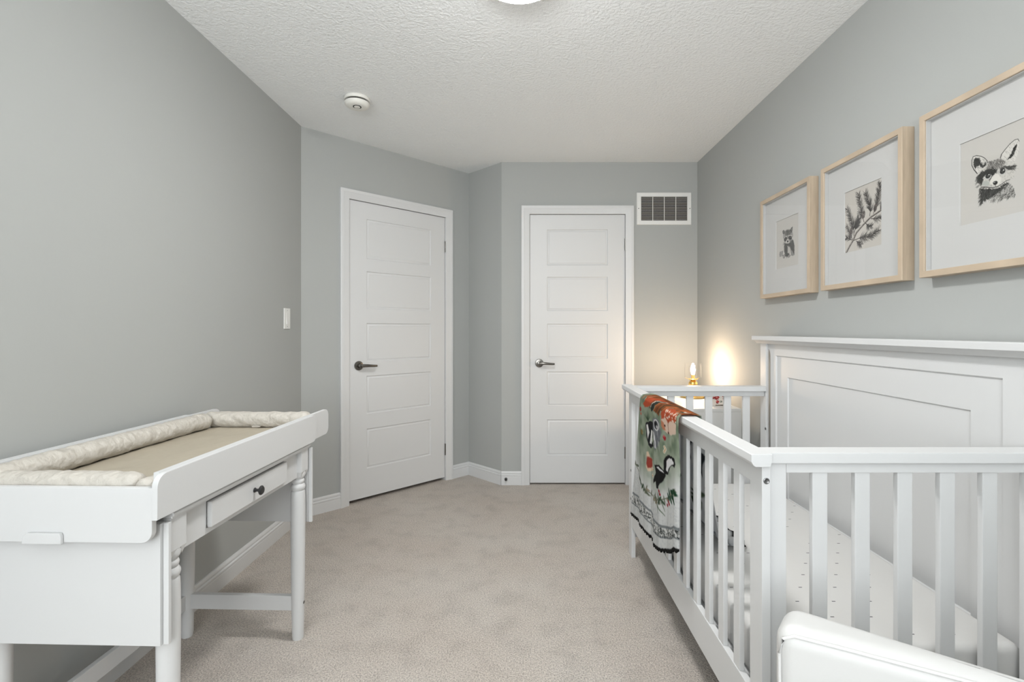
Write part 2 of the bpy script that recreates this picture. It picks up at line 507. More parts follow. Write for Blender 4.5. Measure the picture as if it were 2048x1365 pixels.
baseboard('baseboard_rear', (XR, YR), (XL, YR))

# ---- doors with casing
CASE = [(0.0, 0.0), (0.0, -0.016), (0.004, -0.019), (0.020, -0.019), (0.024, -0.016), (0.044, -0.013), (0.050, -0.012), (0.062, -0.010), (CW - 0.002, -0.006), (CW - 0.002, 0.0)]
PANELS = [(1.653, 1.924), (1.310, 1.566), (0.949, 1.212), (0.591, 0.851), (0.218, 0.489)]
def door(n, P, Q, dd, lever, gap, label):
    L, a = seg_of(P, Q); x0, x1 = dd; w = x1 - x0
    tr = struct('trim_%d' % n, B().frame(x0 - CW, x1 + CW, 0, DH + CW, CASE, closed=False), M_TRIM, (P[0], P[1], 0), a, label='white door casing')
    jb = B()
    jb.box(x0 - J + 0.001, x0 - 0.003, 0.001, 0.109, 0, DH + 0.002); jb.box(x1 + 0.003, x1 + J - 0.001, 0.001, 0.109, 0, DH + 0.002)
    jb.box(x0 - J + 0.001, x1 + J - 0.001, 0.001, 0.109, DH + 0.005, DH + J - 0.001)
    obj('jamb', jb, M_TRIM, tr)
    sx = 0.128
    f0, f1 = 0.006, 0.041
    b = B()
    b.box(x0, x1, f0 + 0.008, f1, gap, DH)
    b.box(x0, x0 + sx, f0, f0 + 0.008, gap, DH); b.box(x1 - sx, x1, f0, f0 + 0.008, gap, DH)
    zs = [gap] + [z for p in PANELS[::-1] for z in p] + [DH]
    for z0, z1 in zip(zs[::2], zs[1::2]): b.box(x0 + sx, x1 - sx, f0, f0 + 0.008, z0, z1)
    dr = struct('door_%d' % n, b, M_DOOR, (P[0], P[1], 0), a, label=label)
    for z0, z1 in PANELS:
        obj('door_panel', B().frame(x0 + sx, x1 - sx, z0, z1, [(0, f0), (0.004, f0 + 0.006), (0.008, f0 + 0.007), (0.019, f0 + 0.002), (0.022, f0 + 0.0035)], fill=True), M_DOOR, dr)
    # lever handle
    hx, hz = x0 + lever[0], lever[1]
    h = obj('handle_rose', B().lathe([(0.0, 0.0), (0.032, 0.0), (0.032, 0.004), (0.029, 0.009), (0.016, 0.011), (0.0135, 0.02), (0.0135, 0.044), (0.0, 0.046)], 32, rot_to((0, -1, 0), (hx, f0, hz))), M_NICKEL, dr, label='dark nickel lever handle')
    pts = [(hx - 0.002, f0 - 0.040, hz), (hx + 0.02, f0 - 0.046, hz + 0.001), (hx + 0.05, f0 - 0.048, hz), (hx + 0.085, f0 - 0.046, hz - 0.003), (hx + 0.112, f0 - 0.042, hz - 0.004)]
    obj('lever', B().tube(pts, [0.0125, 0.0115, 0.010, 0.0085, 0.0075], 14), M_NICKEL, h)
    obj('latch_plate', B().box(x0 - 0.0032, x0 + 0.001, f0 - 0.002, f0 + 0.028, hz - 0.03, hz + 0.03), M_NICKEL, dr)
    for z in (1.81, 0.24):
        k = B().tube([(x1 + 0.003, f0 - 0.006, z - 0.044), (x1 + 0.003, f0 - 0.006, z + 0.044)], 0.0065, 12)
        k.box(x1 + 0.0002, x1 + 0.0028, f0 - 0.004, f0 + 0.03, z - 0.042, z + 0.042)
        obj('hinge', k, M_NICKEL, dr)
    return dr
door(1, PA, PB, D1, (0.070, 0.924), 0.024, 'white five panel door in the angled wall')
door(2, PC, (XR, YB), D2, (0.070, 0.915), 0.012, 'white five panel door in the back wall beside the vent')
# ------------------------------------------------------------------ crib
CX0, CY = 0.565, 1.895         # outer face of the front legs, centre of the length
crib = thing('baby_crib', 'white slatted wooden baby crib with tall panelled headboard along the right wall', 'crib', (0.93, CY, 0))
ox = -0.93
def cr(name, b, **k): return obj(name, b, M_CRIB, crib, **k)
ZC = 0.88                      # top of the side rails
# headboard (local x measured from the crib centre)
hx0, hx1 = 1.252 + ox, 1.2675 + ox
for s in (-1, 1):
    y0, y1 = sorted((s * 0.662, s * 0.722))
    cr('head_post', B().box(hx0, hx1, y0, y1, 0.0, 1.096, 0.003))
def arch(s, d=0.028):
    pts = []
    for k in range(7):
        t = k / 6 * PI / 2
        pts.append((s * (0.662 - d * math.cos(t)), 1.035 + 0.035 * math.sin(t)))
    return pts
hb = B()
# the board as four frame members round a recessed field, so the field sits back from the frame
fx0, fx1 = 1.262 + ox, 1.290 + ox
q0, q1, zt, zb = -0.585, 0.585, 1.040, 0.26
hb.prism([(-0.652, 0.20), (-0.652, 1.035)] + arch(-1, 0.010) + [(-0.662, 1.096), (q0, 1.096), (q0, 0.20)], 'x', fx0, fx1)
hb.prism([(0.634, 0.20), (0.634, 1.035)] + arch(1) + [(0.662, 1.096), (q1, 1.096), (q1, 0.20)], 'x', fx0, fx1)
hb.box(fx0, fx1, q0, q1, zt, 1.096); hb.box(fx0, fx1, q0, q1, 0.20, zb)
head = cr('headboard', hb)
def yz_ring(y0, y1, z0, z1, steps, fill):
    # steps: [(inset, x)]
    b = B(); loops = []
    for o, x in steps:
        loops.append([b.bm.verts.new((x, y, z)) for y, z in ((y0 + o, z0 + o), (y0 + o, z1 - o), (y1 - o, z1 - o), (y1 - o, z0 + o))])
    for a, c in zip(loops, loops[1:]):
        for i in range(4): b.bm.faces.new((a[i], a[(i + 1) % 4], c[(i + 1) % 4], c[i]))
    if fill: b.bm.faces.new(loops[-1])
    bmesh.ops.recalc_face_normals(b.bm, faces=b.bm.faces[:])
    return b
obj('headboard_border', yz_ring(q0, q1, zb, zt, [(0, fx0), (0.005, fx0 + 0.006), (0.100, fx0 + 0.006), (0.104, fx0 + 0.011)], False), M_CRIB, head)
obj('headboard_panel', yz_ring(q0 + 0.104, q1 - 0.104, zb + 0.104, zt - 0.104, [(0, fx0 + 0.011), (0.002, fx0 + 0.0115)], True), M_CRIB, head)
obj('headboard_back', B().box(fx0 + 0.016, fx1, q0, q1, zb, zt), M_CRIB, head)
# crown moulding on the headboard
cap_prof = [(1.308, 1.096), (1.247, 1.096), (1.244, 1.100), (1.236, 1.108), (1.228, 1.113), (1.220, 1.115), (1.220, 1.132), (1.222, 1.135), (1.308, 1.135)]
cr('headboard_cap', B().prism([(p[0] + ox, p[1]) for p in cap_prof], 'y', -0.752, 0.752, 0.0015, 1))
# front side: legs, rails, cap
lx0, lx1 = CX0 + ox, CX0 + 0.021 + ox
for s in (-1, 1):
    y0, y1 = sorted((s * 0.660, s * 0.722))
    cr('leg', B().box(lx0, lx1, y0, y1, 0.0, ZC - 0.030, 0.002))
cr('rail', B().box(lx0 + 0.001, lx1 - 0.001, -0.660, 0.660, 0.795, ZC - 0.030, 0.0015))
cr('rail', B().box(lx0 + 0.001, lx1 - 0.001, -0.660, 0.660, 0.160, 0.278, 0.0015))
tc = [(-0.016, 0.0), (-0.022, 0.004), (-0.026, 0.011), (-0.0265, 0.013), (-0.0265, 0.029), (-0.0245, 0.031), (0.0215, 0.031), (0.0235, 0.029), (0.0235, 0.013), (0.021, 0.009), (0.019, 0.0)]
cr('rail_cap', B().prism([(p[0] + 0.5580 + ox, p[1] + ZC - 0.031) for p in tc], 'y', -0.742, 0.742, 0.003, 2))
NS, SW = 12, 0.038
gapw = (1.32 - NS * SW) / (NS + 1)
slat_f = B().box(0, 0.014, 0, SW, 0.277, 0.796, 0.003).mesh('front_slat')
for k in range(NS):
    o = obj('slat', slat_f, M_CRIB, crib)
    o.location = (lx0 + 0.0035, -0.66 + gapw + k * (SW + gapw), 0)
# end panels
slat_e = B().box(0, 0.037, 0, 0.016, 0.26, 0.831, 0.003).mesh('end_slat')
for s in (-1, 1):
    yc = s * 0.688
    t = 0.013
    ex0, ex1 = 0.5875 + ox, 1.2505 + ox
    cr('end_stile', B().box(ex0, 0.634 + ox, yc - t, yc + t, 0.10, 0.8505, 0.002))
    cr('end_rail', B().box(0.634 + ox, ex1, yc - t, yc + t, 0.825, 0.8505, 0.0015))
    cr('end_rail', B().box(0.634 + ox, ex1, yc - t, yc + t, 0.140, 0.262, 0.0015))
    cr('end_cap', B().box(0.5835 + ox, ex1 + 0.004, yc - 0.030, yc + 0.030, 0.851, ZC - 0.003, 0.003))
    xs0, stp, cnt = (0.699, 0.102, 6) if s < 0 else (0.659, 0.0969, 6)
    for k in range(cnt):
        o = obj('slat', slat_e, M_CRIB, crib)
        o.location = (xs0 + stp * k + ox, yc - 0.008, 0)
# bolts seen on the near leg, the far leg and the head post
bolt = B().lathe([(0.0085, 0.0), (0.0085, 0.0015), (0.0065, 0.0022), (0.0045, 0.0010), (0.0, 0.0008)], 18).mesh('bolt')
def add_bolt(mesh, loc, axis, parent, sc=1.0):
    o = obj('bolt', mesh, M_STEEL, parent)
    o.rotation_euler = Vector((0, 0, 1)).rotation_difference(Vector(axis)).to_euler()
    o.location = loc; o.scale = (sc, sc, sc)
    return o
add_bolt(bolt, (lx0 + 0.0105, -0.722, 0.812), (0, -1, 0), crib, 0.85)
add_bolt(bolt, (lx0 + 0.0105, -0.722, 0.30), (0, -1, 0), crib, 0.85)
add_bolt(bolt, (lx0 - 0.0, 0.672, 0.445), (-1, 0, 0), crib, 0.8)
add_bolt(bolt, (lx0 - 0.0, 0.672, 0.300), (-1, 0, 0), crib, 0.8)
add_bolt(bolt, (hx0, 0.665, 0.66), (-1, 0, 0), crib, 0.8)
cr('mattress_support', B().box(0.596 + ox, 1.245 + ox, -0.65, 0.65, 0.235, 0.255, 0.002))

# mattress and the things lying on it
mt = thing('crib_mattress', 'white crib mattress in a fitted sheet printed with small dark dashes', 'mattress', (0.92, CY, 0.256))
obj('mattress_body', B().box(-0.320, 0.318, -0.668, 0.645, 0.0, 0.134, 0.022, 5), M_SHEET, mt, 60)

# ------------------------------------------------------------------ woodland blanket over the crib rail
B5 = {
  'fox': [(2.113,0.027),(2.06,-0.003),(1.974,-0.026),(1.894,-0.028),(1.829,-0.032),(1.913,-0.018),(1.974,0.002),(2.016,0.024),(2.083,0.038)],
  'cres': [(2.016,0.024),(1.974,0.002),(1.913,-0.018),(1.847,-0.029),(1.904,-0.014),(1.953,0.004),(1.995,0.024)],
  'dark': [(2.005,0.026),(1.963,0.003),(1.894,-0.018),(1.866,-0.019),(1.923,0.002),(1.963,0.03),(1.995,0.041)],
  'brown': [(1.953,0.031),(1.913,0.001),(1.829,-0.024),(1.728,-0.029),(1.794,-0.009),(1.856,0.018),(1.875,0.04),(1.923,0.034)],
  'deer': [(1.847,0.019),(1.794,0.001),(1.728,-0.007),(1.667,-0.001),(1.663,0.017),(1.689,0.031),(1.728,0.031),(1.761,0.052),(1.812,0.056),(1.838,0.046)],
  'face': [(1.847,0.048),(1.794,0.028),(1.761,0.044),(1.728,0.031),(1.667,0.029),(1.667,0.064),(1.728,0.079),(1.794,0.081),(1.838,0.069)],
  'fline': [(1.756,0.034),(1.761,0.052),(1.752,0.075)],
  'rac': [(1.974,0.065),(1.913,0.049),(1.875,0.055),(1.866,0.079),(1.838,0.092),(1.856,0.127),(1.913,0.177),(1.963,0.167),(1.974,0.12)],
  'badg': [(2.072,0.102),(2.005,0.081),(1.974,0.084),(1.984,0.133),(2.005,0.16),(1.974,0.175),(2.016,0.193),(2.049,0.163),(2.066,0.127)],
  'bw1': [(2.06,0.106),(2.038,0.099),(2.021,0.129),(2.038,0.161),(2.049,0.135)],
  'bw2': [(2.005,0.115),(1.989,0.117),(2.005,0.174),(2.021,0.174)],
  'racw': [(1.963,0.118),(1.943,0.105),(1.923,0.125),(1.904,0.169),(1.933,0.171),(1.948,0.142)],
  'flower': [(1.825,0.105),(1.807,0.096),(1.786,0.099),(1.79,0.11),(1.807,0.115)],
  'squ': [(2.055,0.216),(2.032,0.208),(2.021,0.228),(1.995,0.235),(1.989,0.261),(2.0,0.282),(2.038,0.292),(2.06,0.278),(2.049,0.249)],
  'squr': [(2.049,0.238),(2.021,0.228),(1.995,0.235),(1.995,0.26),(2.038,0.28),(2.055,0.265)],
  'tail': [(1.812,0.225),(1.812,0.187),(1.794,0.171),(1.761,0.155),(1.712,0.149),(1.678,0.151),(1.67,0.165),(1.678,0.18),(1.697,0.177),(1.72,0.183),(1.74,0.198),(1.761,0.223),(1.794,0.235)],
  'tailw': [(1.79,0.219),(1.786,0.183),(1.752,0.165),(1.712,0.157),(1.689,0.163),(1.689,0.171),(1.72,0.181),(1.744,0.194),(1.769,0.218)],
  'body': [(1.923,0.235),(1.856,0.217),(1.812,0.225),(1.794,0.238),(1.82,0.266),(1.856,0.293),(1.861,0.306),(1.889,0.313),(1.904,0.291),(1.933,0.308),(1.943,0.3),(1.904,0.259),(1.913,0.246)],
  'bodyw': [(1.899,0.236),(1.866,0.225),(1.82,0.228),(1.807,0.234),(1.847,0.235)],
}
HEM = [(2.323,0.575),(2.213,0.562),(2.126,0.555),(2.044,0.552),(1.98,0.558),(1.9,0.545),(1.826,0.526),(1.717,0.481),(1.678,0.456),(1.64,0.45)]
VINE = [(2.30,0.27),(2.253,0.314),(2.24,0.329),(2.175,0.345),(2.102,0.373),(2.001,0.375),(1.929,0.373),(1.826,0.335),(1.725,0.289),(1.664,0.253)]
hemx = np.array([h[0] for h in HEM][::-1]); hemw = np.array([h[1] for h in HEM][::-1])
def blanket():
    n_out, n_top, n_in, nD = 236, 20, 110, 210
    rs = np.random.RandomState(3)
    Y0 = 1.650
    u = np.linspace(0, 1, nD)
    # ---- paint the outer half in (distance along the rail, drop below the rail) space
    w0, w1 = -0.05, 0.60
    R = Raster(2.36 - 1.62, w1 - w0, 300, 330, (0.86, 0.865, 0.86))
    R.rnd = blur_noise(rs, R.H, R.W, 60)
    q = lambda p: (p[0] - 1.62, p[1] - w0)
    Q = lambda k: [q(p) for p in B5[k]]
    DX, WY = R.X + 1.62, R.Y + w0
    # green wash inside the wreath
    vx = np.array([v[0] for v in VINE][::-1]); vw = np.array([v[1] for v in VINE][::-1])
    lim = np.interp(DX, vx, vw)
    n1 = blur_noise(rs, R.H, R.W, 9); n2 = blur_noise(rs, R.H, R.W, 26)
    near = np.clip((2.30 - DX) / 0.13, 0, 1)
    a = np.clip((lim - 0.015 - WY) / 0.15, 0, 1) ** 0.8 * (0.35 + 0.65 * near) * (0.70 + 0.5 * n1)
    R.blend(a, (0.55, 0.60, 0.51))
    R.blend(a * np.clip((n2 - 0.5) * 2.2, 0, 1) * 0.75, (0.40, 0.47, 0.39))
    R.blend(a * np.clip((0.42 - n2) * 2.2, 0, 1) * 0.6, (0.74, 0.77, 0.70))
    # crease shading of the white border, painted as fine grey streaks
    st = blur_noise(rs, R.H, R.W, 120) * 0.5 + blur_noise(rs, 6, R.W, 70).mean(0)[None, :] * 0.5
    R.blend(np.clip((st - 0.52) * 1.5, 0, 0.25) * (WY > lim), (0.62, 0.64, 0.66))
    # animals and flowers
    R.poly([q(p) for p in [(2.13, 0.004), (2.06, -0.004), (1.96, 0.010), (1.86, 0.014), (1.76, 0.004), (1.63, 0.0), (1.63, -0.049), (2.12, -0.049)]], (0.60, 0.34, 0.19), rough=0.006, soft=2)
    for t in range(26):
        yy = 1.64 + t * 0.019
        R.stroke([q((yy + 0.03, 0.006)), q((yy + 0.015, -0.02)), q((yy - 0.01, -0.048))], 0.007, [(0.40, 0.22, 0.12), (0.78, 0.42, 0.25), (0.68, 0.36, 0.20), (0.86, 0.80, 0.72), (0.22, 0.25, 0.21)][(t * 3) % 5], 0.004, al=0.8)
    R.poly(Q('fox'), (0.73, 0.33, 0.20), rough=0.003); R.poly(Q('cres'), (0.90, 0.86, 0.80)); R.poly(Q('dark'), (0.20, 0.22, 0.20), rough=0.003)
    R.poly(Q('brown'), (0.53, 0.31, 0.17), rough=0.004)
    for t in range(7):
        yy = 1.72 + t * 0.033
        R.stroke([q((yy + 0.10, 0.03)), q((yy + 0.03, -0.02)), q((yy - 0.04, -0.045))], 0.006, [(0.34, 0.19, 0.10), (0.78, 0.48, 0.30), (0.17, 0.22, 0.18)][t % 3], al=0.75)
    for t in range(5):
        R.stroke([q((1.70 - t * 0.008, -0.004 - t * 0.008)), q((1.655, -0.012 - t * 0.007))], 0.005, [(0.64, 0.36, 0.22), (0.20, 0.26, 0.22), (0.86, 0.84, 0.80)][t % 3], al=0.9)
    R.poly(Q('deer'), (0.74, 0.34, 0.21), rough=0.002); R.poly(Q('face'), (0.88, 0.79, 0.72), rough=0.002)
    R.stroke([q(p) for p in B5['fline']], 0.005, (0.45, 0.24, 0.16), 0.003)
    R.ell(*q((1.80, 0.060)), 0.008, 0.004, (0.12, 0.08, 0.07)); R.ell(*q((1.755, 0.077)), 0.008, 0.004, (0.25, 0.12, 0.10))
    R.poly([q(p) for p in [(1.845, 0.046), (1.812, 0.052), (1.79, 0.076), (1.82, 0.078), (1.84, 0.068)]], (0.76, 0.46, 0.32), al=0.8)
    rr = random.Random(5)
    for k in range(24):
        R.ell(*q((1.672 + rr.random() * 0.13, 0.0 + rr.random() * 0.028)), 0.006, 0.003, (0.93, 0.88, 0.82))
    R.poly(Q('rac'), (0.47, 0.48, 0.50), rough=0.004); R.poly(Q('racw'), (0.88, 0.88, 0.88), rough=0.002)
    for k in range(26):
        x, y = 1.86 + rr.random() * 0.10, 0.06 + rr.random() * 0.10
        R.stroke([q((x, y)), q((x - 0.008, y + 0.014))], 0.005, [(0.20, 0.20, 0.22), (0.72, 0.72, 0.74)][k % 2], 0.002, al=0.8)
    R.ell(*q((1.912, 0.079)), 0.040, 0.021, (0.91, 0.91, 0.90)); R.ell(*q((1.912, 0.079)), 0.030, 0.016, (0.30, 0.30, 0.32))
    R.ell(*q((1.920, 0.076)), 0.014, 0.007, (0.10, 0.10, 0.11)); R.ell(*q((1.898, 0.084)), 0.010, 0.006, (0.85, 0.85, 0.85))
    R.poly(Q('badg'), (0.13, 0.13, 0.14), rough=0.003); R.poly(Q('bw1'), (0.90, 0.90, 0.89)); R.poly(Q('bw2'), (0.90, 0.90, 0.89))
    R.poly(Q('flower'), (0.64, 0.17, 0.20), rough=0.002); R.ell(*q((1.81, 0.100)), 0.008, 0.004, (0.80, 0.42, 0.42))
    for p in ((1.803, 0.138), (1.794, 0.143), (1.807, 0.156), (1.80, 0.149), (2.131, 0.144), (2.12, 0.15), (1.985, 0.27), (1.975, 0.285), (1.99, 0.295), (1.965, 0.30)):
        R.ell(*q(p), 0.012, 0.006, (0.92, 0.89, 0.82)); R.ell(*q(p), 0.005, 0.0025, (0.72, 0.52, 0.28))
    R.ell(*q((2.161, 0.057)), 0.016, 0.010, (0.66, 0.26, 0.24)); R.ell(*q((2.15, 0.075)), 0.012, 0.006, (0.76, 0.42, 0.36))
    R.ell(*q((2.13, 0.15)), 0.018, 0.012, (0.48, 0.40, 0.22), al=0.8)
    for k in range(8):
        x = 2.09 - k * 0.011
        R.stroke([q((2.035, 0.085)), q((x, 0.045 + abs(k - 4) * 0.006))], 0.005, (0.25, 0.31, 0.24), 0.002)
    R.poly(Q('squ'), (0.88, 0.80, 0.70), rough=0.002); R.poly(Q('squr'), (0.63, 0.27, 0.22), rough=0.003, soft=2)
    R.poly(Q('tail'), (0.08, 0.08, 0.08), rough=0.002); R.poly(Q('tailw'), (0.91, 0.91, 0.91), rough=0.002)
    R.poly(Q('body'), (0.07, 0.07, 0.07), rough=0.002); R.poly(Q('bodyw'), (0.90, 0.90, 0.90))
    # wreath of leaves and berries
    vl = list(zip(vx, vw))
    for a_, b_ in zip(vl, vl[1:]):
        R.stroke([q(a_), q(b_)], 0.003, (0.36, 0.37, 0.30))
    for k in range(58):
        x = 1.67 + (2.29 - 1.67) * rr.random(); y = float(np.interp(x, vx, vw)) + rr.uniform(-0.014, 0.014)
        g = rr.random()
        c = (0.22, 0.30, 0.23) if g < 0.4 else ((0.45, 0.47, 0.40) if g < 0.75 else (0.62, 0.58, 0.50))
        R.ell(*q((x, y)), 0.017, 0.0050, c, ang=rr.uniform(-1.2, 1.2))
    for p in [(1.757, 0.302), (1.725, 0.299), (1.701, 0.282), (1.678, 0.262), (1.709, 0.270), (1.74, 0.286), (1.69, 0.288)]:
        R.ell(*q(p), 0.022, 0.0075, (0.10, 0.26, 0.17), ang=rr.uniform(-0.9, 0.4))
    for p in [(1.757, 0.318), (1.745, 0.323), (1.774, 0.338), (1.844, 0.321), (1.852, 0.312)]:
        R.ell(*q(p), 0.010, 0.0055, (0.62, 0.12, 0.18))
    for (a_, b_) in [((1.88, 0.372), (1.865, 0.400)), ((1.875, 0.375), (1.80, 0.385)), ((1.83, 0.345), (1.80, 0.37)), ((1.855, 0.34), (1.845, 0.315))]:
        R.stroke([q(a_), q(b_)], 0.008, (0.44, 0.49, 0.42), 0.003)
    # printed band and bound hem, both following the bottom edge
    hd = np.interp(DX, hemx, hemw) - WY
    up = 0.108 - 0.03 * np.clip((2.0 - DX) / 0.34, 0, 1); lo = 0.060 - 0.014 * np.clip((2.0 - DX) / 0.34, 0, 1)
    R.blend(np.clip((hd > lo) & (hd < up), 0, 1) * 0.75, (0.89, 0.89, 0.88))
    for e, wd in ((up, 0.0046), (lo, 0.0030)):
        R.blend(np.clip((wd - np.abs(hd - e)) / R.px + 0.5, 0, 1) * 0.95, (0.50, 0.52, 0.53))
    for k in range(330):
        x = 1.65 + rr.random() * 0.68; t = 0.12 + 0.76 * rr.random()
        l_ = float(np.interp(x, hemx, hemw)); f = min(1, max(0, (2.0 - x) / 0.34))
        y = l_ - ((0.060 - 0.014 * f) + t * (0.048 - 0.016 * f))
        an = rr.uniform(0, PI)
        R.stroke([q((x, y)), q((x + 0.011 * math.cos(an), y + 0.007 * math.sin(an)))], 0.0028, (0.34, 0.36, 0.35) if k % 3 else (0.10, 0.11, 0.11))
    R.blend(np.clip((0.0125 - hd) / R.px + 0.5, 0, 1), (0.07, 0.07, 0.07))
    # ---- inner half: white with sparse leaf sprigs, band and hem
    si1 = 0.555
    I = Raster(2.36 - 1.62, si1, 220, 200, (0.84, 0.845, 0.85))
    I.rnd = blur_noise(rs, I.H, I.W, 40)
    a = np.clip((0.05 - I.Y) / 0.05, 0, 1) * (0.4 + 0.6 * blur_noise(rs, I.H, I.W, 8))
    I.blend(a, (0.56, 0.61, 0.54))
    I.blend(0.5 * np.clip(blur_noise(rs, I.H, I.W, 10) - 0.55, 0, 1), (0.55, 0.60, 0.66))
    for (cx, cy, nl, c) in [(1.76, 0.30, 6, (0.10, 0.14, 0.11)), (1.80, 0.36, 5, (0.22, 0.30, 0.22)), (1.86, 0.33, 6, (0.35, 0.40, 0.33)), (1.70, 0.40, 5, (0.28, 0.33, 0.27)), (1.95, 0.36, 6, (0.18, 0.24, 0.18)), (2.1, 0.32, 6, (0.3, 0.36, 0.28)), (1.73, 0.16, 7, (0.20, 0.22, 0.24)), (1.84, 0.12, 7, (0.24, 0.26, 0.28))]:
        for t in range(nl):
            an = -0.9 + 1.8 * t / (nl - 1)
            I.ell(cx - 1.62 + 0.03 * math.sin(an), cy - 0.02 + 0.012 * t, 0.028, 0.0065, c, ang=an * 0.8 + 0.5)
    for c0, wd in ((si1 - 0.105, 0.004), (si1 - 0.060, 0.003)):
        I.blend(np.clip((wd - np.abs(I.Y - c0)) / I.px + 0.5, 0, 1), (0.46, 0.48, 0.50))
    for k in range(130):
        x, y, an = rr.random() * 0.74, si1 - 0.10 + rr.random() * 0.036, rr.uniform(0, PI)
        I.stroke([(x, y), (x + 0.012 * math.cos(an), y + 0.009 * math.sin(an))], 0.003, (0.36, 0.37, 0.36))
    I.blend(np.clip((I.Y - (si1 - 0.014)) / I.px + 0.5, 0, 1), (0.07, 0.07, 0.07))
    # ---- geometry
    rows_p, rows_c = [], []
    def samp(Rr, x, y):
        j = np.clip(x / Rr.w * (Rr.W - 1), 0, Rr.W - 1.001); i = np.clip(y / Rr.h * (Rr.H - 1), 0, Rr.H - 1.001)
        j0 = j.astype(int); i0 = i.astype(int); fj = (j - j0)[:, None]; fi = (i - i0)[:, None]
        return Rr.C[i0, j0] * (1 - fi) * (1 - fj) + Rr.C[i0, j0 + 1] * (1 - fi) * fj + Rr.C[i0 + 1, j0] * fi * (1 - fj) + Rr.C[i0 + 1, j0 + 1] * fi * fj
    xt0, xt1 = 0.519, 0.5905
    ztop = ZC + 0.0055
    def fold(y, t):
        # ripples that grow towards the hem, with one deep pleat
        r = 0.0045 * np.sin(y * 27 + 1.0) + 0.0016 * np.sin(y * 61 + 2.3) + 0.0004 * np.sin(y * 137)
        pl = 0.014 * np.exp(-((y - 1.99) / 0.028) ** 2)
        return t * (r - pl)
    for k in range(n_out):
        f = 1 - k / (n_out - 1)                  # 1 at the hem, 0 at the rail
        yfar = 2.165 + 0.165 * f ** 0.9
        y = Y0 + u * (yfar - Y0)
        hw = np.interp(y, hemx, hemw)
        w = f * hw
        x = xt0 - fold(y, min(1, w.max() * 3)) * 1.0 - 0.004 * f + 0.030 * np.clip(1 - u / 0.05, 0, 1) ** 2 * np.clip((f - 0.10) / 0.3, 0, 1) * 0.4
        x = np.minimum(x, 0.526)
        sc = 0.004 * np.sin(y * 260) * np.clip((f - 0.97) / 0.03, 0, 1)
        rnd_c = 0.010 * np.clip(1 - w / 0.010, 0, 1) ** 2
        rows_p.append(np.stack([x + rnd_c * 0.6, y + 0 * x, ztop - 0.004 - w * 1.0 + sc], -1))
        rows_c.append(samp(R, y - 1.62, w - w0))
    for k in range(1, n_top):
        f = k / n_top
        y = Y0 + u * (2.165 - Y0)
        x = xt0 + 0.006 + (xt1 - xt0 - 0.012) * f + 0 * y
        wr = 0.0035 * (1 + np.sin(y * 55 + f * 3) * 0.6 + 0.4 * np.sin(y * 130 + f)) * math.sin(PI * f)
        rows_p.append(np.stack([x, y, ztop + wr], -1))
        rows_c.append(samp(R, y - 1.62, -0.045 * f * np.ones_like(y) - w0))
    zm = 0.402
    drop = ztop - zm - 0.02
    for k in range(n_in):
        f = k / (n_in - 1); s = f * si1
        yfar = 2.165 + 0.10 * f; ynear = Y0 + 0.10 * f
        y = ynear + u * (yfar - ynear)
        r = 0.010 * np.sin(y * 29) + 0.006 * np.sin(y * 63 + 1)
        if s < drop:
            x = xt1 + 0.004 + (s / drop) ** 1.2 * 0.100 + np.abs(r) * min(1, s * 3)
            z = ztop - 0.004 - s + 0 * y
        else:
            t = s - drop
            x = xt1 + 0.104 + np.abs(r) + t + 0 * y
            z = zm + 0.02 * math.exp(-t / 0.02) + 0.005 + 0.006 * np.sin(y * 40 + t * 30) ** 2
        rows_p.append(np.stack([x + 0 * y, y, z + 0 * y], -1))
        rows_c.append(samp(I, y - 1.62, s * np.ones_like(y)))
    P = np.stack(rows_p); C = np.stack(rows_c)
    o = obj('baby_blanket', grid_mesh('baby_blanket', P, C, M_CLOTH), M_CLOTH)
    o['label'] = 'baby blanket printed with woodland animals draped over the front rail of the crib'
    o['category'] = 'blanket'
    s = o.modifiers.new('thickness', 'SOLIDIFY'); s.thickness = 0.0035; s.offset = 0
    return o
blanket()

# ------------------------------------------------------------------ drop leaf desk with changing topper
DZ = 0.733
desk = thing('drop_leaf_desk', 'small white drop leaf desk with turned legs and one narrow drawer', 'desk', (-1.068, 1.565, 0), math.radians(-1.7))
def dk(name, b, m=None, **k): return obj(name, b, m or M_DESK, desk, **k)
tp = [(-0.250, 0.0), (-0.250, 0.012), (-0.247, 0.016), (-0.243, 0.018), (0.243, 0.018), (0.247, 0.016), (0.250, 0.012), (0.250, 0.006), (0.246, 0.004), (0.246, 0.0)]
dk('tabletop', B().prism([(p[0], p[1] + DZ - 0.018) for p in tp], 'y', -0.365, 0.365, 0.002, 1))
LXo, LYo = 0.214, 0.334
apz0, apz1 = 0.615, DZ - 0.019
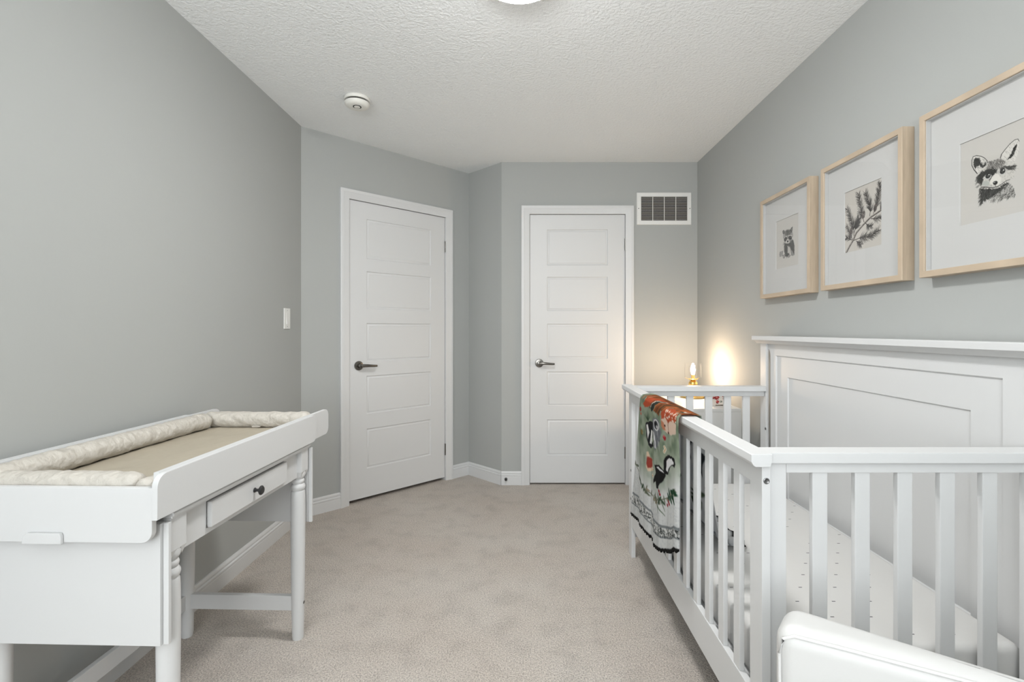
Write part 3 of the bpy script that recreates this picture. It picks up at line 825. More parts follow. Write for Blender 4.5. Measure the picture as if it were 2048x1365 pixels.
# long front apron leaves an opening for the drawer
fa = B()
ax0, ax1 = 0.206, 0.224
fa.box(ax0, ax1, -LYo + 0.027, -0.208, apz0, apz1); fa.box(ax0, ax1, 0.208, LYo - 0.027, apz0, apz1)
fa.box(ax0, ax1, -0.208, 0.208, apz0, 0.630); fa.box(ax0, ax1, -0.208, 0.208, 0.703, apz1)
dk('apron', fa)
dk('apron', B().box(-0.224, -0.206, -LYo + 0.027, LYo - 0.027, apz0, apz1))
for s in (-1, 1):
    y0, y1 = sorted((s * (LYo + 0.008), s * (LYo - 0.010)))
    dk('apron', B().box(-LXo + 0.027, LXo - 0.027, y0, y1, apz0, apz1))
dw = dk('drawer', B().box(0.10, 0.224, -0.200, 0.200, 0.636, 0.700).box(0.2242, 0.238, -0.206, 0.206, 0.632, 0.702, 0.003, 2))
obj('knob', B().lathe([(0.0, 0.0), (0.0075, 0.0), (0.0075, 0.002), (0.0045, 0.005), (0.0045, 0.013), (0.010, 0.0165), (0.0145, 0.020), (0.0145, 0.0225), (0.011, 0.026), (0.0, 0.0275)], 28, rot_to((1, 0, 0), (0.238, 0.0, 0.667))), M_BLACK, dw, label='round black knob')
# turned leg
def leg_mesh():
    b = B()
    h = 0.027
    b.box(-h, h, -h, h, 0.632, DZ - 0.0185, 0.002)
    # block shoulders ease into the turning
    pr = [(0.0255, 0.634), (0.0268, 0.626), (0.0262, 0.618), (0.0235, 0.611), (0.0195, 0.607), (0.0185, 0.605), (0.0215, 0.603), (0.0232, 0.598), (0.0232, 0.594), (0.0215, 0.589), (0.0190, 0.587),
          (0.0225, 0.584), (0.0258, 0.578), (0.0262, 0.572), (0.0245, 0.565), (0.0215, 0.562), (0.0218, 0.560), (0.0245, 0.556), (0.0255, 0.535), (0.0262, 0.49), (0.0260, 0.42), (0.0245, 0.25), (0.0225, 0.08), (0.0210, 0.012), (0.0195, 0.0)]
    b.lathe(pr[::-1], 28)
    # pyramid chamfers from the square corners down to the round
    for sx in (-1, 1):
        for sy in (-1, 1):
            c = [b.bm.verts.new(p) for p in ((sx * h, sy * h, 0.634), (sx * h, sy * 0.006, 0.634), (sx * 0.006, sy * h, 0.634), (sx * 0.0195, sy * 0.0195, 0.612))]
            f = [b.bm.faces.new(q_) for q_ in ((c[0], c[1], c[3]), (c[0], c[3], c[2]), (c[1], c[2], c[3]), (c[0], c[2], c[1]))]
            bmesh.ops.recalc_face_normals(b.bm, faces=f)
    return b.mesh('desk_leg', 40)
lm = leg_mesh()
for sx in (-1, 1):
    for sy in (-1, 1):
        o = obj('leg', lm, M_DESK, desk); o.location = (sx * LXo, sy * LYo, 0)
# stretchers: two ends and one along the back
for s in (-1, 1):
    dk('stretcher', B().box(-LXo + 0.015, LXo - 0.015, s * LYo - 0.010, s * LYo + 0.010, 0.108, 0.163, 0.002))
dk('stretcher', B().box(-LXo - 0.009, -LXo + 0.009, -LYo + 0.012, LYo - 0.012, 0.108, 0.163, 0.002))
add_bolt(bolt, (LXo + 0.0225, LYo, 0.136), (1, 0, 0), desk, 0.7)
# hanging leaves
for s in (-1, 1):
    y0, y1 = sorted((s * 0.371, s * 0.389))
    lb = B().box(-0.250, 0.236, y0, y1, 0.425, 0.712, 0.002)
    yy0, yy1 = sorted((s * 0.371, s * 0.381))
    lb.box(0.2365, 0.250, yy0, yy1, 0.425, 0.712, 0.0015)
    dk('drop_leaf', lb)

top = thing('changing_topper', 'white extendable changing tray with rounded boards sitting on the drop leaf desk', 'changing tray', (-1.068, 1.565, DZ), math.radians(-1.7))
def tk(name, b, **k): return obj(name, b, M_DESK, top, **k)
def board(y0, y1, z0, z1, r, corners):
    # outline in y-z with chosen rounded corners: 'nb' near bottom, 'nt', 'ft', 'fb'
    pts = []
    for cy, cz, k, a0 in ((y0, z0, 'nb', PI), (y1, z0, 'fb', 1.5 * PI), (y1, z1, 'ft', 0), (y0, z1, 'nt', 0.5 * PI)):
        if k not in corners:
            pts.append((cy, cz)); continue
        yc = cy + (r if cy == y0 else -r); zc = cz + (r if cz == z0 else -r)
        for i in range(11):
            a = a0 + PI / 2 * i / 10
            pts.append((yc + r * math.cos(a), zc + r * math.sin(a)))
    return pts
HB = 0.103
# near half: outer boards and end board; far half: boards that slide inside it and the far end board
tk('side_board', B().prism(board(-0.425, 0.400, 0.001, HB, 0.030, ('nt', 'ft', 'fb')), 'x', 0.243, 0.257, 0.0015))
tk('side_board', B().prism(board(-0.40, 0.545, 0.001, HB, 0.028, ('ft', 'fb')), 'x', 0.228, 0.2425, 0.0015))
tk('side_board', B().prism(board(-0.425, 0.400, 0.001, HB, 0.030, ('nt', 'ft', 'fb')), 'x', -0.250, -0.236, 0.0015))
tk('side_board', B().prism(board(-0.40, 0.545, 0.001, HB, 0.028, ('ft', 'fb')), 'x', -0.2355, -0.221, 0.0015))
tk('end_board', B().prism(board(-0.235, 0.2425, -0.052, 0.074, 0.026, ('nb', 'fb')), 'y', -0.423, -0.408, 0.002))
tk('end_board', B().prism(board(-0.2205, 0.2275, 0.001, 0.074, 0.010, ()), 'y', 0.515, 0.530, 0.002))
tk('base_board', B().box(-0.220, 0.2275, -0.4075, 0.514, 0.001, 0.009))
tk('clip', B().prism([(-0.054, -0.053), (0.038, -0.053), (0.038, -0.036), (0.034, -0.028), (-0.041, -0.028), (-0.050, -0.034)], 'y', -0.432, -0.4235, 0.002))
tk('clip', B().prism([(-0.088, -0.013), (0.004, -0.013), (0.004, 0.0), (-0.088, 0.0)], 'y', 0.5305, 0.537, 0.002))

pad = thing('changing_pad', 'beige padded changing mat with puffy pale bolsters in the white tray', 'changing mat', (-1.068, 1.565, DZ + 0.0095), math.radians(-1.7))
def pad_top():
    nx, ny = 40, 70; pts = []
    for j in range(ny):
        row = []
        for i in range(nx):
            x = -0.212 + 0.432 * i / (nx - 1); y = -0.400 + 0.905 * j / (ny - 1)
            e = min(1, min(i, nx - 1 - i, j, ny - 1 - j) / 3.0)
            z = 0.008 + 0.030 * math.sin(e * PI / 2) + 0.0022 * noise.noise(Vector((x * 14, y * 5, 0.3))) * e + 0.002 * noise.noise(Vector((x * 30 + y * 14, y * 9, 1.3))) * e
            row.append((x, y, z if e > 0 else 0.001))
        pts.append(row)
    return B().grid(pts)
obj('pad_surface', pad_top(), M_PADTOP, pad, 80)
def bolster(name, p0, p1, r, seed, sq=0.92, tail=0.0):
    p0, p1 = Vector(p0), Vector(p1); d = (p1 - p0); L = d.length; d.normalize()
    side = d.cross(Vector((0, 0, 1))).normalized(); up = Vector((0, 0, 1))
    n, m = int(L / 0.004), 36; rings = []; b = B()
    for i in range(n + 1):
        t = i / n
        e = min(1, min(t, 1 - t) * L / 0.022); taper = math.sqrt(max(0.0, 1 - (1 - e) ** 2)) * 0.55 + 0.45 if e < 1 else 1.0
        ring = []
        for k in range(m):
            a = 2 * PI * k / m
            q_ = p0 + d * (L * t)
            c = Vector((q_.x * 22, q_.y * 22, a * 0.9 + seed))
            puck = 0.10 * noise.noise(Vector((t * L * 26 + math.sin(a) * 1.4, math.cos(a) * 0.8, seed))) + 0.07 * noise.noise(Vector((t * L * 75 + math.sin(a + seed) * 3, math.cos(a) * 2, seed + 5)))
            rr_ = r * taper * (1 + puck)
            ring.append(b.bm.verts.new(q_ + side * (rr_ * math.cos(a)) + up * (rr_ * sq * math.sin(a))))
        rings.append(ring)
    fs = []
    for a_, c_ in zip(rings, rings[1:]):
        for k in range(m): fs.append(b.bm.faces.new((a_[k], a_[(k + 1) % m], c_[(k + 1) % m], c_[k])))
    fs.append(b.bm.faces.new(rings[0][::-1])); fs.append(b.bm.faces.new(rings[-1]))
    bmesh.ops.recalc_face_normals(b.bm, faces=fs)
    return obj(name, b, M_BOLST, pad, 70)
zb_ = 0.069
bolster('bolster', (-0.181, -0.396, zb_), (-0.181, 0.395, zb_), 0.0335, 1.0)
bolster('bolster', (-0.203, 0.430, zb_ - 0.002), (0.215, 0.430, zb_ - 0.002), 0.033, 2.0)
bolster('bolster', (-0.213, -0.374, zb_ - 0.008), (0.180, -0.374, zb_ - 0.008), 0.029, 3.0)
bolster('bolster', (0.198, -0.398, zb_ - 0.016), (0.198, 0.380, zb_ - 0.034), 0.025, 4.0)
tie = B().tube([(0.020 + 0.016 * math.cos(a * PI / 6), 0.392 + 0.010 * math.sin(a * PI / 6), 0.046) for a in range(13)], 0.0016, 6)
obj('tie_loop', tie, M_BOLST, pad)
# ------------------------------------------------------------------ upholstered armchair at the foot of the crib
chair = thing('armchair', 'white leather armchair with piped seams at the near end of the crib', 'armchair', (0.535, 1.012, 0), math.radians(-38.5))
def soft_box(x0, x1, y0, y1, z0, z1, r=0.03, crown=0.0):
    b = B(); b.box(x0, x1, y0, y1, z0, z1, r, 5)
    if crown:
        for v in b.bm.verts:
            if v.co.z > z1 - r * 0.5:
                t = (v.co.y - (y0 + y1) / 2) / ((y1 - y0) / 2)
                v.co.z += crown * (1 - t * t)
    return b
AW, AL, AH = 0.11, 0.62, 0.620
def ch(name, b, m=None, **k): return obj(name, b, m or M_LEATH, chair, **k)
def arm(y0, y1):
    def inner(x, y):
        # the arm narrows from its rounded front towards the back
        t = min(0.050, max(0.0, x - 0.02) * 0.16)
        m_ = (y0 + y1) / 2
        return y + (t if (y < m_) == (y0 > -0.3) else 0.0) * (1 if y0 > -0.3 else -1) if (y < m_) == (y0 > -0.3) else y
    ab = B(); ab.box(0.0, AL, y0, y1, 0.10, AH, 0.034, 6)
    bmesh.ops.subdivide_edges(ab.bm, edges=[e for e in ab.bm.edges if abs(e.verts[0].co.x - e.verts[1].co.x) > 0.3], cuts=12)
    for v in ab.bm.verts: v.co.y = inner(v.co.x, v.co.y)
    a = ch('arm', ab)
    for yy in ((y0 + 0.005,) if y0 > -0.3 else (y1 - 0.005,)):
        r = 0.016
        pts = [(0.012, yy, 0.14), (0.010, yy, AH - 0.05), (0.016, yy, AH - 0.022), (0.034, yy, AH - 0.012), (0.10, yy, AH - 0.011), (0.20, yy, AH - 0.011), (0.33, yy, AH - 0.011), (AL - 0.03, yy, AH - 0.011)]
        pts = [(p[0], inner(p[0], p[1]), p[2]) for p in pts]
        obj('piping', B().tube(pts, 0.0030, 8), M_PIPING, a)
    return a
arm(-AW, 0.0)
arm(-AW - 0.52 - AW, -AW - 0.52)
ch('seat_base', soft_box(0.03, AL, -AW - 0.519, -AW - 0.001, 0.10, 0.30, 0.015))
ch('seat_cushion', soft_box(0.0, 0.52, -AW - 0.515, -AW - 0.005, 0.301, 0.44, 0.04))
bk = soft_box(0.0, 0.14, -AW - 0.515, -AW - 0.005, 0.301, 0.86, 0.045)
bk.bm.transform(Matrix.Translation((0.524, 0, 0)))
ch('backrest', bk)
for x in (0.06, AL - 0.06):
    for y in (-0.055, -2 * AW - 0.52 + 0.055):
        ch('foot', B().lathe([(0.014, 0.0), (0.022, 0.102)], 16, Matrix.Translation((x, y, 0))), M_DARKWOOD)

# ------------------------------------------------------------------ nightstand corner
NZ = 0.717
ns = thing('nightstand', 'plain white box nightstand in the corner behind the crib', 'nightstand', (1.03, 3.17, 0))
NW, ND = 0.225, 0.325
nb = B()
nb.box(-NW, -NW + 0.018, -ND + 0.0185, ND, 0, NZ - 0.0185); nb.box(NW - 0.018, NW, -ND + 0.0185, ND, 0, NZ - 0.0185)
nb.box(-NW + 0.018, NW - 0.018, ND - 0.01, ND, 0, NZ - 0.0185); nb.box(-NW + 0.018, NW - 0.018, -ND + 0.03, ND - 0.01, 0.04, 0.058)
obj('body', nb, M_NIGHT, ns)
obj('top', B().box(-NW, NW, -ND, ND, NZ - 0.018, NZ, 0.0015), M_NIGHT, ns)
obj('front_panel', B().box(-NW, NW, -ND, -ND + 0.018, 0.0, NZ - 0.0182, 0.001), M_NIGHT, ns)

lamp = thing('table_lamp', 'small brass table lamp with a lit candle bulb in a clear glass shade', 'lamp', (1.142, 3.320, NZ))
MI = Matrix.Identity(4)
obj('base', B().lathe([(0.0, 0.001), (0.078, 0.001), (0.082, 0.006), (0.080, 0.012), (0.055, 0.018), (0.030, 0.026), (0.018, 0.034), (0.0, 0.036)], 40), M_BRASS, lamp)
obj('stem', B().lathe([(0.014, 0.034), (0.010, 0.045), (0.012, 0.060), (0.024, 0.078), (0.030, 0.090), (0.026, 0.104), (0.016, 0.110), (0.013, 0.114)], 32), M_BRASS, lamp)
obj('dish', B().lathe([(0.013, 0.113), (0.020, 0.115), (0.031, 0.121), (0.033, 0.123), (0.030, 0.1245), (0.018, 0.120), (0.012, 0.122)], 32), M_BRASS, lamp)
obj('socket', B().lathe([(0.0115, 0.121), (0.0125, 0.124), (0.0110, 0.128), (0.0115, 0.150), (0.0095, 0.153)], 24), M_BRASS, lamp)
obj('bulb', B().lathe([(0.008, 0.152), (0.0125, 0.165), (0.0150, 0.180), (0.0140, 0.196), (0.0095, 0.210), (0.004, 0.220), (0.0, 0.223)], 24), M_BULB, lamp, label='lit warm candle bulb')
sh = B().lathe([(0.052, 0.132), (0.053, 0.136), (0.054, 0.180), (0.052, 0.226), (0.0505, 0.226), (0.0525, 0.180), (0.0515, 0.136), (0.0505, 0.132)], 48, cap=False)
obj('glass_shade', sh, M_GLASS, lamp, label='clear glass cylinder shade')
hm = B().tube([(0.016, 0, 0.121), (0.040, 0, 0.124), (0.0515, 0, 0.131)], 0.0012, 6).mesh('shade_arm')
for k in range(3):
    o = obj('shade_arm', hm, M_BRASS, lamp); o.rotation_euler = (0, 0, 2 * PI * k / 3 + 0.4)
cord = B().tube([(0.075, -0.03, 0.006), (0.10, -0.045, 0.004), (0.110, -0.02, 0.004), (0.085, 0.06, 0.004), (0.07, 0.13, 0.004)], 0.003, 8)
obj('cord', cord, M_BLACK, lamp)
obj('cord_switch', B().box(0.058, 0.100, -0.075, -0.055, 0.001, 0.016, 0.004), M_BLACK, lamp)

def floral_box():
    t = thing('floral_box', 'small white footed box printed with red flowers on the nightstand', 'ornament', (1.176, 2.985, NZ))
    h, w, d = 0.092, 0.098, 0.07
    rr = random.Random(11)
    R = Raster(w, h, 80, 76, (0.88, 0.85, 0.82)); R.rnd = blur_noise(np.random.RandomState(2), 76, 80, 20)
    for cx, cy, r in ((0.022, 0.050, 0.017), (0.075, 0.048, 0.017), (0.020, 0.014, 0.012), (0.050, 0.020, 0.011), (0.080, 0.012, 0.012), (0.032, 0.076, 0.006)):
        for k in range(26):
            a = rr.uniform(0, 2 * PI); q_ = r * math.sqrt(rr.random())
            R.ell(cx + q_ * math.cos(a), cy + q_ * math.sin(a), 0.0045, 0.0035, [(0.62, 0.22, 0.22), (0.78, 0.42, 0.40), (0.45, 0.14, 0.16)][k % 3], ang=a)
    for k in range(10):
        x, y = 0.044 + rr.random() * 0.014, 0.070 + rr.random() * 0.010
        R.ell(x, y, 0.0022, 0.0016, (0.25, 0.32, 0.25))
    P = np.stack([R.X - w / 2, np.full_like(R.X, -d / 2 - 0.0006), h + 0.008 - R.Y], -1)
    b = B(); b.box(-w / 2, w / 2, -d / 2, d / 2, 0.008, h + 0.008, 0.0005, 1)
    obj('body', b, mat('glazed_white', (0.75, 0.70, 0.66), 0.3), t)
    obj('painted_front', grid_mesh('painted_front', P, R.C, M_CERAM), M_CERAM, t)
    for sx in (-1, 1):
        for sy in (-1, 1):
            obj('foot', B().box(sx * (w / 2 - 0.011) - 0.010, sx * (w / 2 - 0.011) + 0.010, sy * (d / 2 - 0.011) - 0.010, sy * (d / 2 - 0.011) + 0.010, 0, 0.0078, 0.001), bpy.data.materials['glazed_white'], t)
floral_box()

# ------------------------------------------------------------------ three framed prints on the right wall
FOX = {
  'earL': [(0.266,0.426),(0.217,0.366),(0.187,0.31),(0.187,0.243),(0.205,0.211),(0.254,0.211),(0.325,0.241),(0.372,0.274),(0.413,0.318),(0.43,0.359),(0.384,0.374),(0.349,0.402)],
  'earLin': [(0.242,0.372),(0.211,0.317),(0.211,0.26),(0.242,0.235),(0.302,0.258),(0.325,0.311),(0.36,0.358),(0.372,0.325),(0.401,0.333),(0.407,0.358),(0.349,0.392),(0.302,0.342),(0.26,0.33)],
  'earR': [(0.597,0.34),(0.613,0.304),(0.661,0.266),(0.724,0.224),(0.786,0.2),(0.827,0.204),(0.842,0.235),(0.837,0.32),(0.822,0.367),(0.786,0.43),(0.714,0.405),(0.682,0.387)],
  'earRin': [(0.688,0.388),(0.735,0.341),(0.766,0.289),(0.812,0.243),(0.812,0.277),(0.797,0.316),(0.766,0.367),(0.724,0.386)],
  'head': [(0.26,0.443),(0.302,0.398),(0.384,0.374),(0.43,0.341),(0.509,0.336),(0.597,0.344),(0.682,0.391),(0.766,0.428),(0.827,0.463),(0.812,0.528),(0.766,0.594),(0.704,0.613),(0.618,0.636),(0.553,0.655),(0.475,0.65),(0.384,0.619),(0.302,0.576),(0.266,0.511)],
  'patchL': [(0.26,0.471),(0.325,0.423),(0.407,0.417),(0.486,0.421),(0.553,0.457),(0.542,0.49),(0.486,0.512),(0.464,0.552),(0.441,0.509),(0.384,0.476),(0.349,0.504),(0.36,0.553),(0.325,0.572),(0.284,0.543)],
  'patchR': [(0.586,0.475),(0.618,0.44),(0.682,0.457),(0.797,0.481),(0.766,0.515),(0.693,0.496),(0.661,0.469),(0.608,0.472)],
  'cheekL': [(0.349,0.541),(0.441,0.555),(0.447,0.593),(0.407,0.611),(0.337,0.584)],
  'muzzle': [(0.486,0.521),(0.531,0.496),(0.575,0.517),(0.608,0.57),(0.597,0.621),(0.553,0.637),(0.498,0.624),(0.452,0.585),(0.458,0.55)],
  'nose': [(0.492,0.591),(0.509,0.579),(0.542,0.582),(0.562,0.599),(0.553,0.619),(0.525,0.626),(0.5,0.613)],
  'mouth': [(0.325,0.6),(0.407,0.62),(0.486,0.648),(0.553,0.651),(0.618,0.636),(0.672,0.614),(0.724,0.614)],
  'chest': [(0.319,0.617),(0.407,0.634),(0.509,0.667),(0.597,0.662),(0.661,0.637),(0.704,0.639),(0.682,0.678),(0.618,0.707),(0.553,0.727),(0.509,0.753),(0.418,0.761),(0.36,0.776),(0.313,0.803),(0.319,0.729)],
  'chest2': [(0.704,0.639),(0.756,0.678),(0.786,0.747),(0.797,0.801),(0.724,0.802),(0.64,0.801),(0.553,0.804),(0.464,0.789),(0.509,0.753),(0.618,0.707)],
}
PINE = {
  'main': [(0.047,0.986),(0.144,0.897),(0.239,0.819),(0.333,0.712),(0.463,0.644),(0.589,0.586),(0.712,0.536),(0.855,0.506),(1.016,0.468)],
  'b1': [(0.239,0.822),(0.437,0.807),(0.639,0.829),(0.784,0.809),(0.913,0.759)],
  'b2': [(0.539,0.576),(0.508,0.504),(0.463,0.405),(0.424,0.233),(0.38,0.087)],
  'b3': [(0.266,0.747),(0.253,0.607),(0.185,0.472),(0.061,0.27)],
  'b4': [(0.688,0.509),(0.707,0.426),(0.663,0.285),(0.576,0.133)],
  'b5': [(0.784,0.492),(0.867,0.373),(0.913,0.227),(0.952,0.066)],
  'b6': [(0.724,0.56),(0.878,0.589),(1.016,0.588)],
  'b7': [(0.221,0.809),(0.144,0.665),(0.047,0.555)],
  'b8': [(0.199,0.805),(0.117,0.762),(0.047,0.746)],
  'b10': [(0.925,0.499),(0.982,0.454),(1.005,0.389)],
  'b11': [(0.333,0.841),(0.411,0.891),(0.463,0.921)],
  'b12': [(0.589,0.608),(0.663,0.665),(0.736,0.678)],
  'b13': [(0.266,0.701),(0.333,0.606),(0.398,0.498)],
}
RAC = {
  'head': [(0.311,0.334),(0.333,0.28),(0.427,0.257),(0.587,0.261),(0.73,0.327),(0.758,0.406),(0.709,0.455),(0.648,0.502),(0.503,0.518),(0.376,0.464)],
  'earL': [(0.298,0.289),(0.298,0.235),(0.355,0.225),(0.397,0.261),(0.376,0.31)],
  'earR': [(0.636,0.292),(0.669,0.241),(0.742,0.22),(0.734,0.29),(0.709,0.333)],
  'topd': [(0.397,0.271),(0.427,0.234),(0.545,0.243),(0.669,0.256),(0.689,0.301),(0.545,0.277)],
  'maskL': [(0.363,0.449),(0.376,0.399),(0.453,0.38),(0.503,0.413),(0.47,0.456),(0.41,0.475)],
  'maskR': [(0.553,0.411),(0.607,0.382),(0.689,0.414),(0.709,0.464),(0.648,0.474),(0.578,0.45)],
  'nose': [(0.486,0.477),(0.52,0.46),(0.57,0.479),(0.553,0.503),(0.503,0.503)],
  'muz': [(0.427,0.478),(0.486,0.439),(0.57,0.448),(0.603,0.486),(0.566,0.524),(0.482,0.519)],
  'body': [(0.376,0.499),(0.587,0.531),(0.709,0.474),(0.77,0.502),(0.814,0.601),(0.81,0.713),(0.81,0.787),(0.709,0.793),(0.661,0.711),(0.628,0.65),(0.587,0.777),(0.524,0.798),(0.427,0.772),(0.376,0.673),(0.363,0.575)],
  'belly': [(0.524,0.579),(0.628,0.612),(0.661,0.692),(0.587,0.739),(0.524,0.712)],
  'tail': [(0.158,0.683),(0.193,0.649),(0.268,0.643),(0.324,0.676),(0.324,0.734),(0.224,0.747),(0.167,0.724)],
  'feet': [(0.298,0.75),(0.376,0.727),(0.427,0.767),(0.376,0.804),(0.316,0.791)],
  'feet2': [(0.524,0.779),(0.587,0.758),(0.648,0.781),(0.607,0.808),(0.545,0.806)],
}
PW, PH = 0.210, 0.245
INK, PAP = (0.11, 0.11, 0.10), (0.745, 0.735, 0.715)
def canvas(W_, H_, seed):
    R = Raster(PW, PH, W_, H_, PAP)
    R.rnd = blur_noise(np.random.RandomState(seed), H_, W_, W_ // 2)
    R.blend(0.25 * (blur_noise(np.random.RandomState(seed + 1), H_, W_, 5) - 0.3), (0.78, 0.76, 0.72))
    return R
def sc_(pts): return [(p[0] * PW, p[1] * PH) for p in pts]
def inside(p, poly):
    c = False
    for a, b in zip(poly, poly[1:] + poly[:1]):
        if (a[1] > p[1]) != (b[1] > p[1]) and p[0] < (b[0] - a[0]) * (p[1] - a[1]) / (b[1] - a[1]) + a[0]: c = not c
    return c
def fur(R, poly, n, ln, ang, rnd_a, col, rr, wd=0.0009, al=0.8):
    xs = [p[0] for p in poly]; ys = [p[1] for p in poly]
    k = 0
    while k < n:
        p = (rr.uniform(min(xs), max(xs)), rr.uniform(min(ys), max(ys)))
        if not inside(p, poly): continue
        a = ang + rr.uniform(-rnd_a, rnd_a); l_ = ln * rr.uniform(0.5, 1.2)
        R.stroke([(p[0] * PW, p[1] * PH), (p[0] * PW + l_ * math.cos(a), p[1] * PH + l_ * math.sin(a))], wd, col, wd * 0.3, al=al)
        k += 1
def paint_fox():
    R = canvas(230, 268, 21); rr = random.Random(3); F = FOX
    lightf = (0.80, 0.79, 0.765)
    for k in ('earL', 'earR'):
        R.poly(sc_(F[k]), lightf)
        R.stroke(sc_(F[k][:-1] if k == 'earL' else F[k][:7]), 0.0022, INK, 0.0012)
    R.poly(sc_(F['earLin']), (0.16, 0.16, 0.15), rough=0.003, soft=2); R.poly(sc_(F['earRin']), INK, rough=0.002, soft=1.5)
    fur(R, F['earL'], 60, 0.008, 1.0, 0.6, (0.3, 0.3, 0.29), rr); fur(R, F['earR'], 40, 0.008, 1.2, 0.5, (0.55, 0.54, 0.52), rr)
    R.poly(sc_(F['head']), (0.76, 0.75, 0.725), rough=0.002, soft=2)
    top_ = [(0.43, 0.33), (0.6, 0.34), (0.66, 0.40), (0.60, 0.46), (0.50, 0.42), (0.40, 0.42)]
    fur(R, top_, 420, 0.006, 1.4, 0.7, (0.30, 0.29, 0.28), rr, al=0.7)
    fur(R, F['head'], 420, 0.006, 1.4, 1.2, (0.48, 0.47, 0.45), rr, al=0.5)
    R.poly(sc_(F['patchL']), (0.22, 0.22, 0.21), rough=0.004, soft=3); fur(R, F['patchL'], 200, 0.008, 2.2, 0.6, INK, rr)
    R.poly(sc_(F['patchR']), (0.42, 0.41, 0.40), rough=0.004, soft=4, al=0.8); fur(R, F['patchR'], 160, 0.007, 0.4, 0.5, (0.2, 0.2, 0.19), rr)
    R.poly(sc_(F['cheekL']), (0.66, 0.67, 0.65), rough=0.002, soft=3)
    R.poly(sc_(F['muzzle']), (0.82, 0.81, 0.78), rough=0.001, soft=3)
    for (cx, cy, ang) in ((0.425, 0.495, 0.25), (0.627, 0.497, 0.1)):
        R.ell(cx * PW, (cy + 0.008) * PH, 0.0105, 0.0080, (0.72, 0.72, 0.70), ang=ang)
        R.ell(cx * PW, cy * PH, 0.0078, 0.0070, (0.10, 0.10, 0.10), ang=ang)
        R.ell((cx + 0.002) * PW, (cy - 0.001) * PH, 0.0045, 0.0042, (0.26, 0.26, 0.25)); R.ell((cx + 0.014) * PW, (cy - 0.010) * PH, 0.0016, 0.0014, (0.95, 0.95, 0.93))
    R.poly(sc_(F['nose']), INK); R.ell(0.515 * PW, 0.592 * PH, 0.003, 0.0016, (0.55, 0.55, 0.54))
    R.stroke(sc_(F['mouth']), 0.0022, INK, 0.0012); R.stroke([(0.53 * PW, 0.625 * PH), (0.53 * PW, 0.648 * PH)], 0.0010, INK)
    R.poly(sc_(F['chest']), (0.15, 0.15, 0.14), rough=0.004, soft=2)
    fur(R, F['chest'], 200, 0.010, 1.9, 0.5, (0.34, 0.34, 0.33), rr, al=0.6)
    fur(R, F['chest2'], 520, 0.009, 2.3, 0.8, (0.22, 0.22, 0.21), rr); fur(R, F['chest2'], 160, 0.009, 2.3, 0.8, (0.80, 0.79, 0.77), rr)
    edge = [(0.30, 0.60), (0.33, 0.60), (0.34, 0.78), (0.30, 0.80)]
    fur(R, edge, 70, 0.008, 2.2, 0.4, INK, rr)
    for k in range(40):
        x = 0.26 + rr.random() * 0.05; y = 0.45 + rr.random() * 0.14
        R.stroke([(x * PW, y * PH), ((x - 0.03) * PW, (y + 0.015) * PH)], 0.0007, (0.3, 0.3, 0.29), al=0.6)
    return R
def paint_pine():
    R = canvas(260, 304, 31); rr = random.Random(9)
    R.C[:] = R.C * 0 + np.array((0.745, 0.728, 0.70))
    def along(pts, t):
        n = len(pts) - 1; f = min(n - 1e-6, t * n); i = int(f); f -= i
        return (pts[i][0] + (pts[i + 1][0] - pts[i][0]) * f, pts[i][1] + (pts[i + 1][1] - pts[i][1]) * f), math.atan2((pts[i + 1][1] - pts[i][1]) * PH, (pts[i + 1][0] - pts[i][0]) * PW)
    for k in ('b1', 'b2', 'b3', 'b4', 'b5', 'b6', 'b7', 'b8', 'b10', 'b11', 'b12', 'b13'):
        pts = PINE[k]
        big = k in ('b1', 'b2', 'b3', 'b4', 'b5', 'b13')
        nn = 210 if big else 85
        for i in range(nn):
            t = 0.22 + 0.78 * rr.random() if big else 0.1 + 0.9 * rr.random()
            (x, y), a = along(pts, t)
            s = rr.choice((-1, 1)); aa = a + s * rr.uniform(0.40, 1.00)
            l_ = rr.uniform(0.020, 0.034) * (1.0 if big else 0.75) * (1.05 - 0.35 * t)
            g = rr.uniform(0.08, 0.30)
            R.stroke([(x * PW, y * PH), (x * PW + l_ * math.cos(aa) , y * PH + l_ * math.sin(aa))], 0.0010, (g, g * 0.96, g * 0.93), 0.0003, al=0.95)
        R.stroke(sc_(pts), 0.0030, (0.24, 0.22, 0.21), 0.0014)
    for cx, cy in ((0.831, 0.416), (0.526, 0.463), (0.185, 0.657)):
        R.ell(cx * PW, cy * PH, 0.0085, 0.015, (0.30, 0.27, 0.26), ang=0.3)
        for k in range(26):
            R.stroke([((cx + rr.uniform(-0.035, 0.035)) * PW, (cy + rr.uniform(-0.05, 0.05)) * PH)] * 1 + [((cx + rr.uniform(-0.035, 0.035)) * PW, (cy + rr.uniform(-0.05, 0.05)) * PH)], 0.0009, (0.10, 0.09, 0.09) if k % 2 else (0.55, 0.52, 0.50))
    m = sc_(PINE['main'])
    R.stroke(m, 0.0082, (0.20, 0.18, 0.17), 0.0060); R.stroke([(p[0] - 0.0006, p[1] - 0.0008) for p in m], 0.0042, (0.60, 0.57, 0.54), 0.0034)
    for k in range(90):
        (x, y), a = along(PINE['main'], rr.random())
        R.stroke([(x * PW + rr.uniform(-0.002, 0.002), y * PH + rr.uniform(-0.002, 0.002)), (x * PW + 0.006 * math.cos(a), y * PH + 0.006 * math.sin(a))], 0.0008, (0.18, 0.17, 0.16), al=0.7)
    return R
